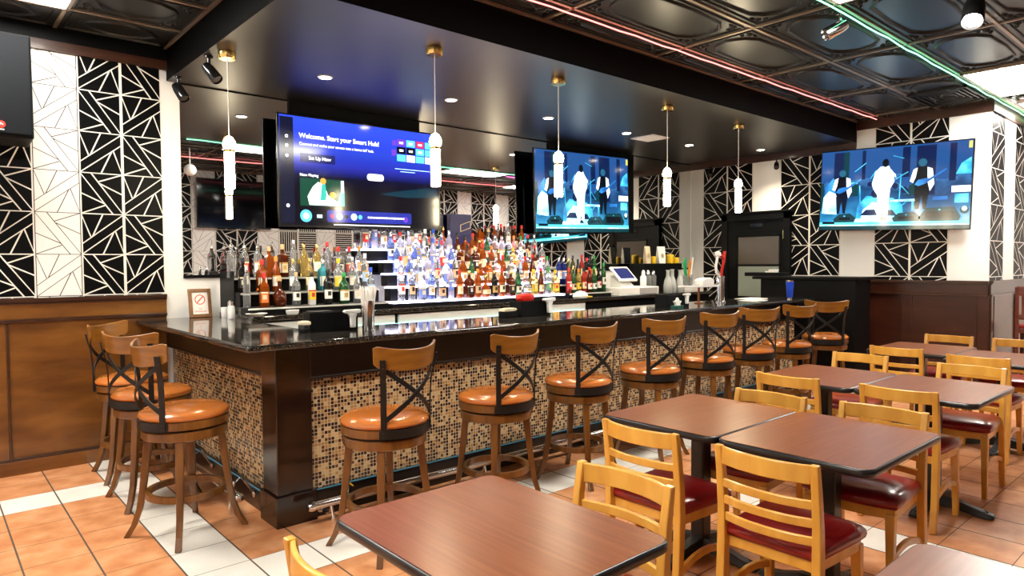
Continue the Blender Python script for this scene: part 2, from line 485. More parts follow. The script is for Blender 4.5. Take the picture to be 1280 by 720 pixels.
struct(mb.build('ceiling', [M['ceiling_paint'], M['ceiling_dark'], M['tbar']], smooth=True))
mb = MB(); mb.box((XS, YS, ZS), (XF, YB, ZC - .021), 1)
mb.add([(XS, YS, ZS - .0005), (XF, YS, ZS - .0005), (XF, YB, ZS - .0005), (XS, YB, ZS - .0005)], [(0, 1, 2, 3)], 0)
struct(mb.build('ceiling_soffit', [M['soffit'], M['fascia']], smooth=False))
# wooden crown trim
mb = MB(); mb.box((XL, YB - .03, 3.18), (XS, YB, 3.255)); mb.box((XL, YB - .015, 3.255), (XS, YB, ZC), 1); struct(mb.build('trim_1', [M['trim_wood'], M['black']], smooth=False))
mb = MB(); mb.box((XF - .03, YS, 3.0), (XF, YB, ZS)); mb.box((XF - .03, 2.2, 3.25), (XF, YS, ZC)); mb.box((XF - .03, 2.17, 3.25), (XE, 2.2, ZC)); struct(mb.build('trim_2', M['trim_wood'], smooth=False))

# ------------------------------------------------------------------ wainscots
def wainscot(name, axis, a0, a1, pos, sgn, m, panels, base=.11):
    """axis 'X': runs along X at Y=pos, proud towards sgn; axis 'Y': runs along Y at X=pos"""
    mb = MB()
    def bx_(u0, u1, d, z0, z1, mi):
        p0, p1 = sorted((pos, pos + sgn * d))
        if axis == 'X': mb.box((u0, p0, z0), (u1, p1, z1), mi)
        else: mb.box((p0, u0, z0), (p1, u1, z1), mi)
    bx_(a0, a1, .012, 0, ZW - .02, 0)
    bx_(a0, a1, .030, 0, .105, 0); bx_(a0, a1, .024, 1.16, ZW - .025, 0)
    bx_(a0, a1, .045, ZW - .028, ZW, 1); bx_(a0, a1, .034, ZW - .045, ZW - .028, 1)
    bx_(a0, a1, .036, 1.135, 1.16, 1); bx_(a0, a1, .028, .105, .13, 1)
    for u in panels:
        bx_(u - .05, u + .05, .024, .1, 1.16, 0); bx_(u - .066, u - .05, .030, .13, 1.135, 1); bx_(u + .05, u + .066, .030, .13, 1.135, 1)
    return struct(mb.build(name, [m, M['moulding']], smooth=False, bevel=.003))
wainscot('trim_3', 'X', XL, 1.56, YB, -1, M['wainscot'], [-.6, .42])
wainscot('trim_4', 'Y', 2.2, 4.5, XF, -1, M['wainscot_red'], [2.25, 3.05, 3.85])
wainscot('trim_5', 'X', XF, XE, 2.2, -1, M['wainscot_red'], [9.3, 10.4, 11.5])
wainscot('trim_6', 'X', XL, XE, YO, 1, M['wainscot_red'], [0, 1.5, 3, 4.5, 6, 7.5, 9, 10.5])

# ------------------------------------------------------------------ mirror over the back bar
t = thing('wall_mirror', 'wide frameless wall mirror behind the bar shelves', 'mirror', (0, YB, 0))
mb = MB()
seams = [1.70, 3.40, 5.10, 6.80, XF - .02]
for a, b in zip(seams, seams[1:]):
    mb.box((a + .001, -.008, 1.47), (b - .001, -.002, ZS - .012))
mb.build('mirror_panel', M['mirror'], t, smooth=False)
mb = MB(); mb.box((1.70, -.014, 1.445), (XF - .02, -.001, 1.47)); mb.box((1.70, -.014, ZS - .012), (XF - .02, -.001, ZS - .001)); mb.build('mirror_edge_trim', M['black'], t, smooth=False)

# black mounting chases that carry the two bar televisions
for a, b, lb in ((2.65, 4.10, 'black boxed chase behind the menu-screen television'), (6.05, 7.75, 'black boxed chase behind the concert television over the bar')):
    mb = MB(); mb.box((a, YB - .034, 1.98), (b, YB - .0085, ZS - .014)); tag(mb.build('mounting_panel', M['black'], None, smooth=False, bevel=.004), lb, 'panel')

# ------------------------------------------------------------------ door in the far wall
t = thing('door_1', 'black door with smoky window in the far wall', 'door', (XF, 5.066, 0)); t['kind'] = 'structure'
mb = MB()
for y0_, y1 in ((-.535, -.44), (.44, .535)): mb.box((-.07, y0_, 0), (-.002, y1, 2.26))
mb.box((-.07, -.535, 2.16), (-.002, .535, 2.26)); mb.box((-.085, -.56, 2.26), (-.002, .56, 2.285)); mb.build('door_frame', M['black'], t, smooth=False, bevel=.004)
mb = MB(); mb.box((-.045, -.44, 0), (-.004, .44, 2.16)); mb.box((-.055, -.40, 1.25), (-.044, -.37, 1.95)); mb.box((-.055, .26, 1.25), (-.044, .29, 1.95)); mb.box((-.055, -.40, 1.92), (-.044, .29, 1.95)); mb.box((-.055, -.40, 1.49), (-.044, .29, 1.52)); d = mb.build('door_leaf', M['black'], t, smooth=False, bevel=.003)
mb = MB(); mb.box((-.052, -.37, 1.52), (-.045, .26, 1.92)); mb.build('upper_pane', M['window_pane'], d, smooth=False)
mb = MB(); mb.box((-.052, -.37, 1.05), (-.045, .26, 1.49)); mb.build('lower_pane', M['frosted'], d, smooth=False)
mb = MB(); mb.box((-.06, -.455, 1.88), (-.044, -.43, 2.0)); mb.build('hinge', M['brass'], t, smooth=False)
mb = MB(); mb.box((-.058, -.12, 2.06), (-.044, .08, 2.11)); mb.build('door_closer', M['black_gloss'], t, smooth=False)

# ------------------------------------------------------------------ ceiling lights
def troffer(x0, y0, x1, y1, label):
    t = thing('ceiling_light', label, 'light', ((x0 + x1) / 2, (y0 + y1) / 2, ZC), group=None)
    hx, hy = (x1 - x0) / 2, (y1 - y0) / 2
    mb = MB(); mb.box((-hx + .02, -hy + .02, -.022), (hx - .02, hy - .02, -.016)); mb.build('diffuser', M['diffuser'], t, smooth=False)
    mb = MB()
    mb.box((-hx, -hy, -.026), (hx, -hy + .025, -.003)); mb.box((-hx, hy - .025, -.026), (hx, hy, -.003)); mb.box((-hx, -hy, -.026), (-hx + .025, hy, -.003)); mb.box((hx - .025, -hy, -.026), (hx, hy, -.003))
    mb.build('light_frame', M['tbar'], t, smooth=False)
    return t
troffer(-.52, 5.05, .85, 5.66, 'white panel light in the ceiling corner above the geometric wall tiles')
troffer(3.56, 1.47, 4.89, 2.09, 'white panel light beside the silver ceiling spotlight')
troffer(7.64, 1.47, 9.0, 2.09, 'white panel light nearest the far television')
troffer(-.52, 1.47, .85, 2.09, 'white panel light over the single cherry table and the corner post')
troffer(10.36, .21, 11.7, .83, 'added unseen panel light in the recess beyond the far wall')  # out of view, added to help light the room

# LED ropes along the ceiling grid
def rope(x0, x1, y, m, name, label, z=ZC - .03, wob=.006, dip=.0):
    mb = MB(); n = 40
    mb.tube([(x0 + (x1 - x0) * k / n, y + wob * math.sin(k * 1.7), z + .003 * math.sin(k * 2.3)) for k in range(n + 1)], .0055, 8)
    return tag(mb.build(name, m), label, 'LED strip')
rope(1.7, XF - .1, 3.40, M['red_neon'], 'led_rope', 'red LED rope along the ceiling beside the bar soffit', wob=.004)
rope(2.9, 11.5, 2.12, M['green_neon'], 'led_rope', 'green LED rope running past the ceiling spotlight')
rope(2.5, 12, .45, M['red_neon'], 'led_rope', 'red LED rope seen only in the mirror, over the aisle')
rope(9.15, 10.8, 1.80, M['pink_neon'], 'led_rope', 'pink LED rope past the end of the far panel light')
t = thing('ceiling_light', 'short white tube light with pink glow beyond the far panel light', 'light', (9.9, 1.93, ZC))
mb = MB(); mb.box((-.5, -.06, -.05), (.5, .06, -.003)); mb.build('diffuser', M['diffuser'], t, smooth=False)
mb = MB(); mb.box((-.53, -.075, -.056), (-.5, .075, -.003)); mb.box((.5, -.075, -.056), (.53, .075, -.003)); mb.build('end_cap', M['white_plastic'], t, smooth=False)
# air vent in the ceiling
t = thing('ceiling_vent', 'black louvred air vent in the tiled ceiling beyond the panel light', 'vent', (8.55, 2.45, ZC))
mb = MB()
for k in range(5):
    s_ = .28 - k * .05
    for a, b, c, d in ((-s_ * 1.4, -s_, s_ * 1.4, -s_ + .02), (-s_ * 1.4, s_ - .02, s_ * 1.4, s_), (-s_ * 1.4, -s_, -s_ * 1.4 + .02, s_), (s_ * 1.4 - .02, -s_, s_ * 1.4, s_)):
        mb.box((a, b, -.03 + k * .004), (c, d, -.002))
mb.build('vent_louvre', M['ceiling_dark'], t, smooth=False)
t = thing('ceiling_vent', 'small white air vent in the black soffit over the bar', 'vent', (6.84, 5.17, ZS))
mb = MB(); mb.box((-.17, -.17, -.014), (.17, .17, -.001)); mb.build('vent_plate', M['white_paint'], t, smooth=False, bevel=.004)
mb = MB()
for k in range(6): mb.box((-.13, -.12 + k * .045, -.02), (.13, -.10 + k * .045, -.013))
mb.build('vent_louvre', M['white_plastic'], t, smooth=False)

# downlights
OR = ['first', 'second', 'third', 'fourth', 'fifth', 'sixth', 'seventh', 'eighth', 'ninth', 'tenth', 'eleventh', 'twelfth', 'thirteenth', 'fourteenth', 'fifteenth', 'sixteenth', 'seventeenth', 'eighteenth', 'nineteenth', 'twentieth',
      'twenty-first', 'twenty-second', 'twenty-third', 'twenty-fourth']
proto = None
for i, (x, y) in enumerate([(2.56, 5.22), (3.81, 5.18), (5.07, 5.16), (6.37, 5.16), (7.66, 5.16), (8.75, 4.75)]):
    lb = OR[i] + ' round recessed downlight in the soffit, counted from the sign end'
    if proto is None:
        proto = thing('recessed_downlight', lb, 'light', (x, y, ZS), group='downlights in the bar soffit')
        mb = MB(); mb.lathe([(.062, -.001), (.062, -.006), (.048, -.009), (.048, -.001)], 24, cap=False); mb.build('trim_ring', M['white_plastic'], proto)
        mb = MB(); mb.lathe([(.048, -.005), (0.0, -.0055)], 24, cap=False); mb.build('lens', M['downlight'], proto)
    else: dup(proto, (x, y, ZS), 0, lb)
    l = bpy.data.lights.new('downlight_beam', 'SPOT'); l.energy = 55; l.color = (1, .84, .62); l.spot_size = 1.9; l.spot_blend = .8; l.shadow_soft_size = .05
    o = bpy.data.objects.new('downlight_beam', l); COL.objects.link(o); o.location = (x, y, ZS - .02)

# pendants
proto = None
for i, (x, y) in enumerate([(1.726, 5.068), (2.82, 4.03), (4.067, 4.02), (5.59, 4.02), (6.97, 4.05)]):
    lb = ['brass pendant tube light over the short end of the bar'] + [OR[k] + ' brass pendant tube light along the long bar front' for k in range(4)]
    if proto is None:
        proto = thing('pendant_light', lb[0], 'light', (x, y, ZS), group='tube pendants over the bar')
        mb = MB(); mb.lathe([(.0, -.052), (.058, -.052), (.062, -.046), (.062, -.004), (.058, 0), (0, 0)], 28); mb.build('canopy', M['brass'], proto)
        mb = MB(); mb.tube([(0, 0, -.05), (0, 0, -.62)], .0035, 6); mb.build('cord', M['white_plastic'], proto)
        mb = MB(); mb.lathe([(.0, -.60), (.024, -.615), (.040, -.640), (.044, -.665), (.040, -.69), (.030, -.70), (.0, -.70)], 20); mb.build('lamp_globe', M['pendant_glow'], proto)
        mb = MB(); mb.lathe([(.030, -.70), (.038, -.702), (.038, -.722), (.030, -.724)], 20); mb.build('brass_collar', M['brass'], proto)
        mb = MB(); mb.lathe([(.0, -.724), (.034, -.724), (.0345, -.98), (.030, -.985), (.0, -.985)], 20); mb.build('lamp_shade', M['pendant_glow'], proto)
    else: dup(proto, (x, y, ZS), 0, lb[i])

# small black spots on the soffit edge and the far wall
def can_spot(name, loc, aim, label, m=None, s=1., lens=None):
    t = thing(name, label, 'spotlight', loc); m = m or M['black_gloss']
    mb = MB(); mb.lathe([(.03 * s, 0), (.03 * s, -.012 * s), (.012 * s, -.02 * s), (.012 * s, -.075 * s), (0, -.08 * s)], 14); mb.build('mount', m, t)
    d = Vector(aim).normalized(); q = d.to_track_quat('Z', 'Y').to_matrix().to_4x4()
    T_ = Matrix.Translation((d.x * .02 * s, d.y * .02 * s, -.10 * s + d.z * .02 * s)) @ q @ Matrix.Translation((0, 0, -.05 * s))
    mb = MB(); mb.lathe([(0, -.02 * s), (.034 * s, -.012 * s), (.042 * s, .03 * s), (.044 * s, .13 * s), (.040 * s, .14 * s), (.036 * s, .125 * s), (0, .12 * s)], 18, T=T_); h = mb.build('lamp_head', m, t)
    mb = MB(); mb.lathe([(.035 * s, .126 * s), (0, .1262 * s)], 16, T=T_, cap=False); mb.build('lens', lens or M['window_pane'], h)
can_spot('security_camera', (1.655, 5.25, ZS), (.3, -.42, -.6), 'black bullet camera on the soffit beside the first brass pendant')
can_spot('security_camera', (1.64, 5.98, ZS), (.3, -.5, -.8), 'black bullet camera at the top of the white wall strip')
can_spot('security_camera', (9.1, 5.75, 3.0), (-.6, -.3, -.55), 'small black camera by the mirror end of the far wall', s=.8)
can_spot('security_camera', (9.1, 4.70, 3.0), (-.6, -.3, -.55), 'small black camera high above the black door', s=.8)
can_spot('ceiling_spotlight', (5.13, 2.17, ZC + .01), (-.55, .50, -.40), 'silver ceiling spotlight hanging beside the green LED rope', M['chrome'], 1.1)
can_spot('stage_light', (5.25, 1.36, ZC - .005), (-.62, -.1, -.75), 'black ceiling floodlight with glowing round white face', M['black'], 1.5, M['diffuser'])
t = thing('globe_lamp', 'white globe lamp hanging from the ceiling, seen in the mirror', 'light', (3.2, 1.2, ZC))
mb = MB(); mb.tube([(0, 0, 0), (0, 0, -.25)], .008, 8); mb.build('rod', M['white_plastic'], t)
mb = MB(); mb.lathe([(.09 * math.sin(PI * k / 12), -.34 - .09 * math.cos(PI * k / 12)) for k in range(13)], 20, cap=False); mb.build('globe', M['white_plastic'], t)

# ------------------------------------------------------------------ televisions
def emis(name, col, s=1.): return mat(name, (.002, .002, .002), .12, emit=col, es=s * .48)
def screen_gradient(name, stops, axis, noise=0., s=1., scale=2.):
    m, nt, b = _new(name)
    tc = N(nt, 'ShaderNodeTexCoord'); sp = N(nt, 'ShaderNodeSeparateXYZ'); nt.links.new(tc.outputs['Object'], sp.inputs[0])
    src = sp.outputs[axis]
    if noise:
        n = N(nt, 'ShaderNodeTexNoise'); n.inputs['Scale'].default_value = scale; n.inputs['Detail'].default_value = 3
        nt.links.new(tc.outputs['Object'], n.inputs['Vector'])
        a = N(nt, 'ShaderNodeMath', operation='MULTIPLY_ADD'); nt.links.new(n.outputs['Fac'], a.inputs[0]); a.inputs[1].default_value = noise; nt.links.new(src, a.inputs[2]); src = a.outputs[0]
    r = ramp(nt, stops); nt.links.new(src, r.inputs['Fac'])
    nt.links.new(r.outputs['Color'], b.inputs['Emission Color']); b.inputs['Emission Strength'].default_value = s
    b.inputs['Base Color'].default_value = (.002, .002, .003, 1); b.inputs['Roughness'].default_value = .1
    return m
def tv(name, label, w, h, loc, rz, roll=0., tilt=0., dep=.20):
    # local: screen in XZ plane facing -Y, origin at the lower corner of the casing
    t = thing(name, label, 'television', loc, rot=(Matrix.Rotation(rz, 3, 'Z') @ Matrix.Rotation(tilt, 3, 'X') @ Matrix.Rotation(roll, 3, 'Y')).to_euler())
    mb = MB(); mb.box((0, 0, 0), (w, .022, h)); mb.box((w * .06, .022, h * .04), (w * .94, .05, h * .75)); mb.build('casing', M['black_gloss'], t, smooth=False, bevel=.004)
    mb = MB(); mb.box((w * .35, .05, h * .25), (w * .40, dep, h * .65)); mb.box((w * .60, .05, h * .25), (w * .65, dep, h * .65)); mb.box((w * .3, dep - .02, h * .3), (w * .7, dep, h * .6)); mb.build('wall_bracket', M['black_metal'], t, smooth=False)
    return t
def poly(mb, pts, w, h, d, mi):
    mb.add([(u * w, -d, v * h) for u, v in pts], [tuple(range(len(pts)))], mi)
def rect(mb, u0, v0, u1, v1, w, h, d, mi): poly(mb, [(u0, v0), (u1, v0), (u1, v1), (u0, v1)], w, h, d, mi)
def disc(mb, u, v, r, w, h, d, mi, n=18, ry=None):
    poly(mb, [(u + r / w * math.cos(2 * PI * k / n), v + (ry or r) / h * math.sin(2 * PI * k / n)) for k in range(n)], w, h, d, mi)
def text(s_, parent, x, z, size, m, d=.0045, name='screen_text', align='LEFT', rot=(PI / 2, 0, 0), y=None, bold=0., extr=0.):
    c = bpy.data.curves.new(name, 'FONT'); c.body = s_; c.size = size; c.align_x = align; c.offset = bold; c.extrude = extr
    o = bpy.data.objects.new(name, c); COL.objects.link(o)
    me = bpy.data.meshes.new_from_object(o.evaluated_get(bpy.context.evaluated_depsgraph_get())); bpy.data.objects.remove(o)
    me.materials.clear(); me.materials.append(m); me.name = name
    o = bpy.data.objects.new(name, me); COL.objects.link(o); o.parent = parent
    o.location = (x, -d if y is None else y, z); o.rotation_euler = rot
    return o

# menu-screen television
W, H = 1.79, 1.035
t = tv('wall_mounted_television', 'large television showing a blue menu screen over the plain bottle shelf', W, H, (2.470, 6.0, 1.899), 0, roll=-.006, dep=.148)
sm = [screen_gradient('menu_backdrop', [(.36, (.001, .001, .004)), (.48, (.0025, .003, .016)), (.60, (.012, .022, .30)), (.98, (.022, .055, .62))], 'Z', s=.72),
      emis('menu_dark', (.006, .008, .03), 1), emis('menu_white', (1, 1, 1), 2.2), emis('menu_navy', (.006, .01, .12), 1.), emis('menu_cyan', (.10, .55, .95), 1.6),
      emis('menu_violet', (.16, .05, .55), 1.2), emis('menu_bar', (.02, .03, .30), 1.3), emis('menu_green', (.005, .07, .04), 1), emis('menu_teal', (.03, .45, .36), 1.3), emis('menu_orange', (.85, .38, .06), 1.3),
      emis('menu_black', (.002, .002, .004), 1), emis('menu_red', (.55, .03, .12), 1.3), emis('menu_pale', (.45, .75, 1.), 1.8), emis('menu_dim_teal', (.003, .035, .06), 1.)]
mb = MB(); e = .0012
rect(mb, .012, .02, .988, .985, W, H, e, 0)
rect(mb, .014, .04, .085, .97, W, H, 2 * e, 1)
for v in (.80, .72, .63): disc(mb, .049, v, .014, W, H, 3 * e, 2); disc(mb, .049, v, .009, W, H, 3.5 * e, 1)
disc(mb, .049, .19, .016, W, H, 3 * e, 2); disc(mb, .049, .19, .007, W, H, 3.5 * e, 1)
rect(mb, .12, .585, .315, .665, W, H, 2 * e, 3)
# play card: a presenter in a pale jacket over a teal scene
rect(mb, .115, .195, .365, .445, W, H, 2 * e, 7)
poly(mb, [(.165, .205), (.155, .28), (.185, .37), (.215, .415), (.245, .40), (.27, .30), (.33, .235), (.34, .205)], W, H, 3 * e, 2)
poly(mb, [(.225, .25), (.235, .40), (.255, .40), (.262, .30), (.255, .25)], W, H, 4 * e, 8)
disc(mb, .243, .425, .030, W, H, 4 * e, 9); disc(mb, .297, .30, .034, W, H, 4 * e, 9)
poly(mb, [(.315, .205), (.345, .35), (.365, .35), (.365, .205)], W, H, 4 * e, 8)
rect(mb, .345, .33, .362, .44, W, H, 4.5 * e, 2)
# apps card
rng = random.Random(3)
cols_ = [5, 4, 11, 4, 10, 10, 4, 4, 4, 2, 4, 2]
for r_ in range(3):
    for c_ in range(4):
        u0 = .70 + c_ * .064; v0 = .83 - r_ * .075
        if u0 > .96: continue
        rect(mb, u0, v0, u0 + .058, v0 + .066, W, H, 2 * e, cols_[r_ * 4 + c_])
        if r_ < 2 and c_ < 3: rect(mb, u0 + .016, v0 + .022, u0 + .042, v0 + .042, W, H, 3 * e, 2)
rect(mb, .685, .60, .925, .606, W, H, 2 * e, 12); rect(mb, .72, .575, .82, .581, W, H, 2 * e, 12)
rect(mb, .67, .83, .695, .88, W, H, 2 * e, 5); rect(mb, .665, .73, .695, .79, W, H, 2 * e, 5)
poly(mb, rrect(.505 * W, .465 * H, .61 * W, .53 * H, .03) and [(a / W, b / H) for a, b in rrect(.505 * W, .465 * H, .61 * W, .53 * H, .03)], W, H, 3 * e, 2)
poly(mb, [(.58, .34), (.70, .38), (.90, .43), (.97, .42), (.97, .34), (.75, .32)], W, H, 1.6 * e, 13)
disc(mb, .145, .105, .058, W, H, 2 * e, 4); disc(mb, .145, .105, .032, W, H, 3 * e, 12)
rect(mb, .205, .09, .235, .12, W, H, 2 * e, 12)
poly(mb, [(a / W, b / H) for a, b in rrect(.262 * W, .055 * H, .79 * W, .165 * H, .02)], W, H, 2 * e, 6)
for u, mi, r in ((.29, 11, .020), (.335, 4, .034), (.375, 10, .02), (.42, 12, .034), (.458, 4, .022)): disc(mb, u, .11, r, W, H, 3 * e, mi)
disc(mb, .75, .10, .03, W, H, 2.6 * e, 5)
rect(mb, .30, .028, .78, .037, W, H, 2 * e, 2)
u = .505
while u < .735:
    d_ = rng.uniform(.006, .022); rect(mb, u, .102, min(u + d_, .74), .118, W, H, 3 * e, 2); u += d_ + .004
mb.build('screen', sm, t, smooth=False)
text('Welcome. Start your Smart Hub!', t, .115 * W, .80 * H, .062, sm[2], bold=.0008)
text('Connect and make your screen into a home IoT hub.', t, .115 * W, .735 * H, .036, sm[2], bold=.0002)
text('Set Up Now', t, .165 * W, .612 * H, .044, sm[2], bold=.0005)
text('Now Playing', t, .115 * W, .46 * H, .036, sm[2], bold=.0003)

# concert televisions
def concert(t, W, H, flip=1.):
    cm = [screen_gradient('stage_haze', [(.0, (.06, .46, .62)), (.3, (.05, .42, .66)), (.5, (.022, .21, .40)), (.7, (.008, .075, .19)), (.85, (.006, .036, .11)), (1.1, (.012, .060, .20)), (1.4, (.03, .12, .30))], 'Z', noise=.75, s=.66, scale=3.2),
          emis('stage_white', (.80, .95, 1.), 2.0), emis('stage_black', (.002, .004, .008), 1), emis('stage_teal', (.004, .045, .055), 1), screen_gradient('stage_cyan_haze', [(.3, (.01, .10, .32)), (.5, (.04, .40, .62)), (.75, (.20, .72, .90))], 'Y', noise=1., s=.75, scale=5),
          screen_gradient('stage_blue_haze', [(.3, (.006, .04, .20)), (.5, (.02, .16, .48)), (.75, (.08, .42, .80))], 'Y', noise=1., s=.65, scale=4), emis('stage_floor', (.08, .62, .74), 1.7), emis('stage_dark_blue', (.004, .014, .07), 1.), screen_gradient('stage_glow_haze', [(.25, (.05, .40, .62)), (.5, (.30, .75, .92)), (.7, (.75, .95, 1.))], 'Y', noise=1., s=1.15, scale=6), emis('stage_yellow', (.8, .7, .12), 1.2), emis('stage_head', (.02, .13, .22), 1.)]
    mb = MB(); e = .0008
    R = lambda a, b, c, d, k, mi: rect(mb, a, b, c, d, W, H, k * e, mi)
    P = lambda pts, k, mi: poly(mb, pts, W, H, k * e, mi)
    R(.008, .012, .992, .988, 1, 0)
    R(.10, .45, .17, .97, 2, 7); R(.66, .40, .78, .97, 2, 7); R(.17, .60, .21, .97, 2, 3); R(.008, .25, .03, .60, 2, 3); R(.30, .62, .325, .97, 2, 7); R(.57, .62, .62, .97, 2, 7); R(.86, .55, .90, .97, 2, 7); R(.22, .42, .28, .60, 2.5, 3); R(.225, .57, .275, .595, 3, 4); P([(.02, .22), (.03, .42), (.07, .50), (.12, .46), (.14, .30), (.13, .20)], 3, 8); P([(.60, .40), (.62, .52), (.655, .55), (.66, .40)], 3, 3); P([(.90, .62), (.93, .74), (.985, .80), (.99, .62)], 3, 4)
    P([(.03, .20), (.04, .55), (.10, .66), (.15, .50), (.17, .22)], 2, 5)
    P([(.27, .10), (.28, .30), (.34, .42), (.42, .40), (.52, .38), (.58, .30), (.60, .10)], 2, 4)
    P([(.30, .10), (.32, .25), (.38, .34), (.50, .30), (.55, .10)], 3, 8)
    # risers and drum kit
    R(.50, .335, .68, .36, 4, 8); R(.50, .22, .515, .335, 4, 4); R(.64, .22, .655, .335, 4, 4); P([(.53, .22), (.54, .22), (.61, .33), (.60, .33)], 4, 4)
    R(.88, .42, .99, .49, 4, 1); R(.77, .34, .86, .38, 4, 5); R(.90, .30, .98, .40, 4, 4)
    for u, v, r in ((.40, .44, .05), (.53, .52, .035), (.59, .47, .04), (.36, .56, .03)): disc(mb, u, v, r * W / 1.7, W, H, 4 * e, 7)
    for u0, v0, u1, v1 in ((.36, .62, .40, .72), (.53, .60, .61, .68), (.56, .30, .565, .66), (.47, .60, .48, .72), (.62, .42, .57, .52), (.25, .72, .33, .82), (.51, .88, .58, .84), (.29, .55, .30, .30)):
        L = math.hypot(u1 - u0, v1 - v0); nx, ny = -(v1 - v0) / L * .0035, (u1 - u0) / L * .0035
        P([(u0 - nx, v0 - ny), (u0 + nx, v0 + ny), (u1 + nx, v1 + ny), (u1 - nx, v1 - ny)], 5, 4)
    # stage front
    R(.008, .06, .992, .10, 5, 6); R(.008, .012, .992, .06, 6, 3); R(.008, .055, .992, .068, 6.5, 8)
    R(.22, .10, .66, .14, 5, 8)
    for a, b, c in ((.12, .26, .20), (.53, .69, .20), (.70, .93, .25)):
        P([(a, .10), (a - .012, .14), (a + .03, c), (b - .03, c + .01), (b + .012, .15), (b, .10)], 6, 3)
        R(a + .03, .13, b - .03, c - .04, 6.5, 2)
        R((a + b) / 2 - .006, c - .03, (a + b) / 2 + .006, c - .015, 7, 4)
    P([(.30, .18), (.34, .25), (.40, .25), (.42, .18)], 6, 7); P([(.44, .17), (.47, .24), (.52, .24), (.55, .17)], 6, 7)
    R(.03, .08, .12, .11, 7, 2)
    disc(mb, .96, .22, .045, W, H, 6 * e, 3); disc(mb, .96, .235, .028, W, H, 7 * e, 8)
    # musician by the near side of the stage
    def player(cx, base, s_, lean=1):
        g = lambda pts: [(cx + lean * a * s_, base + b * s_) for a, b in pts]
        P(g([(-.035, 0), (-.045, .22), (-.03, .26), (.03, .26), (.045, .22), (.03, 0), (.012, 0), (.0, .16), (-.015, 0)]), 8, 2)
        P(g([(-.045, .24), (-.055, .44), (-.02, .48), (.02, .48), (.055, .43), (.045, .24)]), 8.5, 2)
        P(g([(-.075, .32), (-.055, .45), (-.03, .47), (-.04, .36), (-.055, .30)]), 9, 1)
        P(g([(.075, .28), (.06, .45), (.03, .47), (.035, .30), (.05, .20)]), 9, 1)
        mb.add([((cx + .026 * s_ * math.cos(k * PI / 8)) * W, -9 * e, (base + (.525 + .045 * math.sin(k * PI / 8)) * s_) * H) for k in range(16)], [tuple(range(16))], 10)
        P(g([(-.045, .28), (-.025, .33), (.02, .345), (.045, .345), (.14, .445), (.145, .43), (.055, .325), (.02, .285), (-.02, .26)]), 9.5, 5)
    player(.165, .21, .95); player(.70, .24, 1.02)
    # singer in white
    P([(.425, .14), (.415, .42), (.385, .50), (.375, .56), (.395, .70), (.43, .76), (.475, .765), (.51, .70), (.525, .58), (.50, .50), (.495, .40), (.487, .14), (.462, .14), (.458, .34), (.448, .14)], 10, 1)
    P([(.44, .12), (.445, .16), (.47, .16), (.485, .12)], 10.5, 3)
    mb.add([((.462 + .022 * math.cos(k * PI / 8)) * W, -10.5 * e, (.80 + .050 * math.sin(k * PI / 8)) * H) for k in range(16)], [tuple(range(16))], 2)
    P([(.478, .70), (.482, .77), (.50, .71), (.53, .66), (.535, .62), (.505, .66)], 11, 1)
    P([(.968, .90), (.988, .90), (.988, .975), (.968, .975)], 11, 9)
    mb.build('screen', cm, t, smooth=False)
W2, H2 = 1.80, 1.035
t = tv('wall_mounted_television', 'television showing a concert, hung over the dark bottle shelf', W2, H2, (5.66, 6.0, 1.925), 0, roll=-.024, dep=.148)
concert(t, W2, H2)
W3, H3 = 1.745, 1.04
t = tv('wall_mounted_television', 'television showing a concert on the tiled far wall', W3, H3, (9.09, 4.098, 1.968), -PI / 2, roll=.034, dep=.136)
concert(t, W3, H3)
t = tv('wall_mounted_television', 'dark switched-off television on the opposite wall, seen in the mirror', 1.42, .95, (5.40, YO + .13, 2.27), PI, dep=.122)
mb = MB(); rect(mb, .01, .015, .99, .985, 1.42, .95, .002, 0); mb.build('screen', mat('dead_screen', (.004, .004, .006), .08), t, smooth=False)

# wall speaker
t = thing('wall_speaker', 'large dark loudspeaker with red round badge hung by the ceiling corner', 'speaker', (.15, 5.72, 2.44), rot=(-.05, 0, 0))
mb = MB(); mb.box((-.02, .025, 0), (.485, .36, .72)); mb.build('cabinet', M['black'], t, smooth=False, bevel=.012)
mb = MB(); mb.box((.0, .0, .015), (.475, .024, .705)); mb.build('grille', M['charcoal'], t, smooth=False, bevel=.008)
mb = MB(); T_ = Matrix.Translation((.30, -.002, .075)) @ Matrix.Rotation(PI / 2, 4, 'X'); mb.lathe([(.024, -.002), (.024, .003), (0, .004)], 20, T=T_); bd = mb.build('badge', M['red'], t)
mb = MB(); mb.tube([(.29, -.0075, .067), (.298, -.0075, .083), (.309, -.0075, .07)], .003, 6); mb.build('badge_mark', M['white_plastic'], bd)
mb = MB(); mb.box((.284, -.003, .038), (.316, .0, .043)); mb.build('badge_caption', M['white_plastic'], t, smooth=False)
mb = MB(); mb.box((.2, .36, .3), (.28, .465, .42)); mb.build('wall_bracket', M['black_metal'], t, smooth=False)

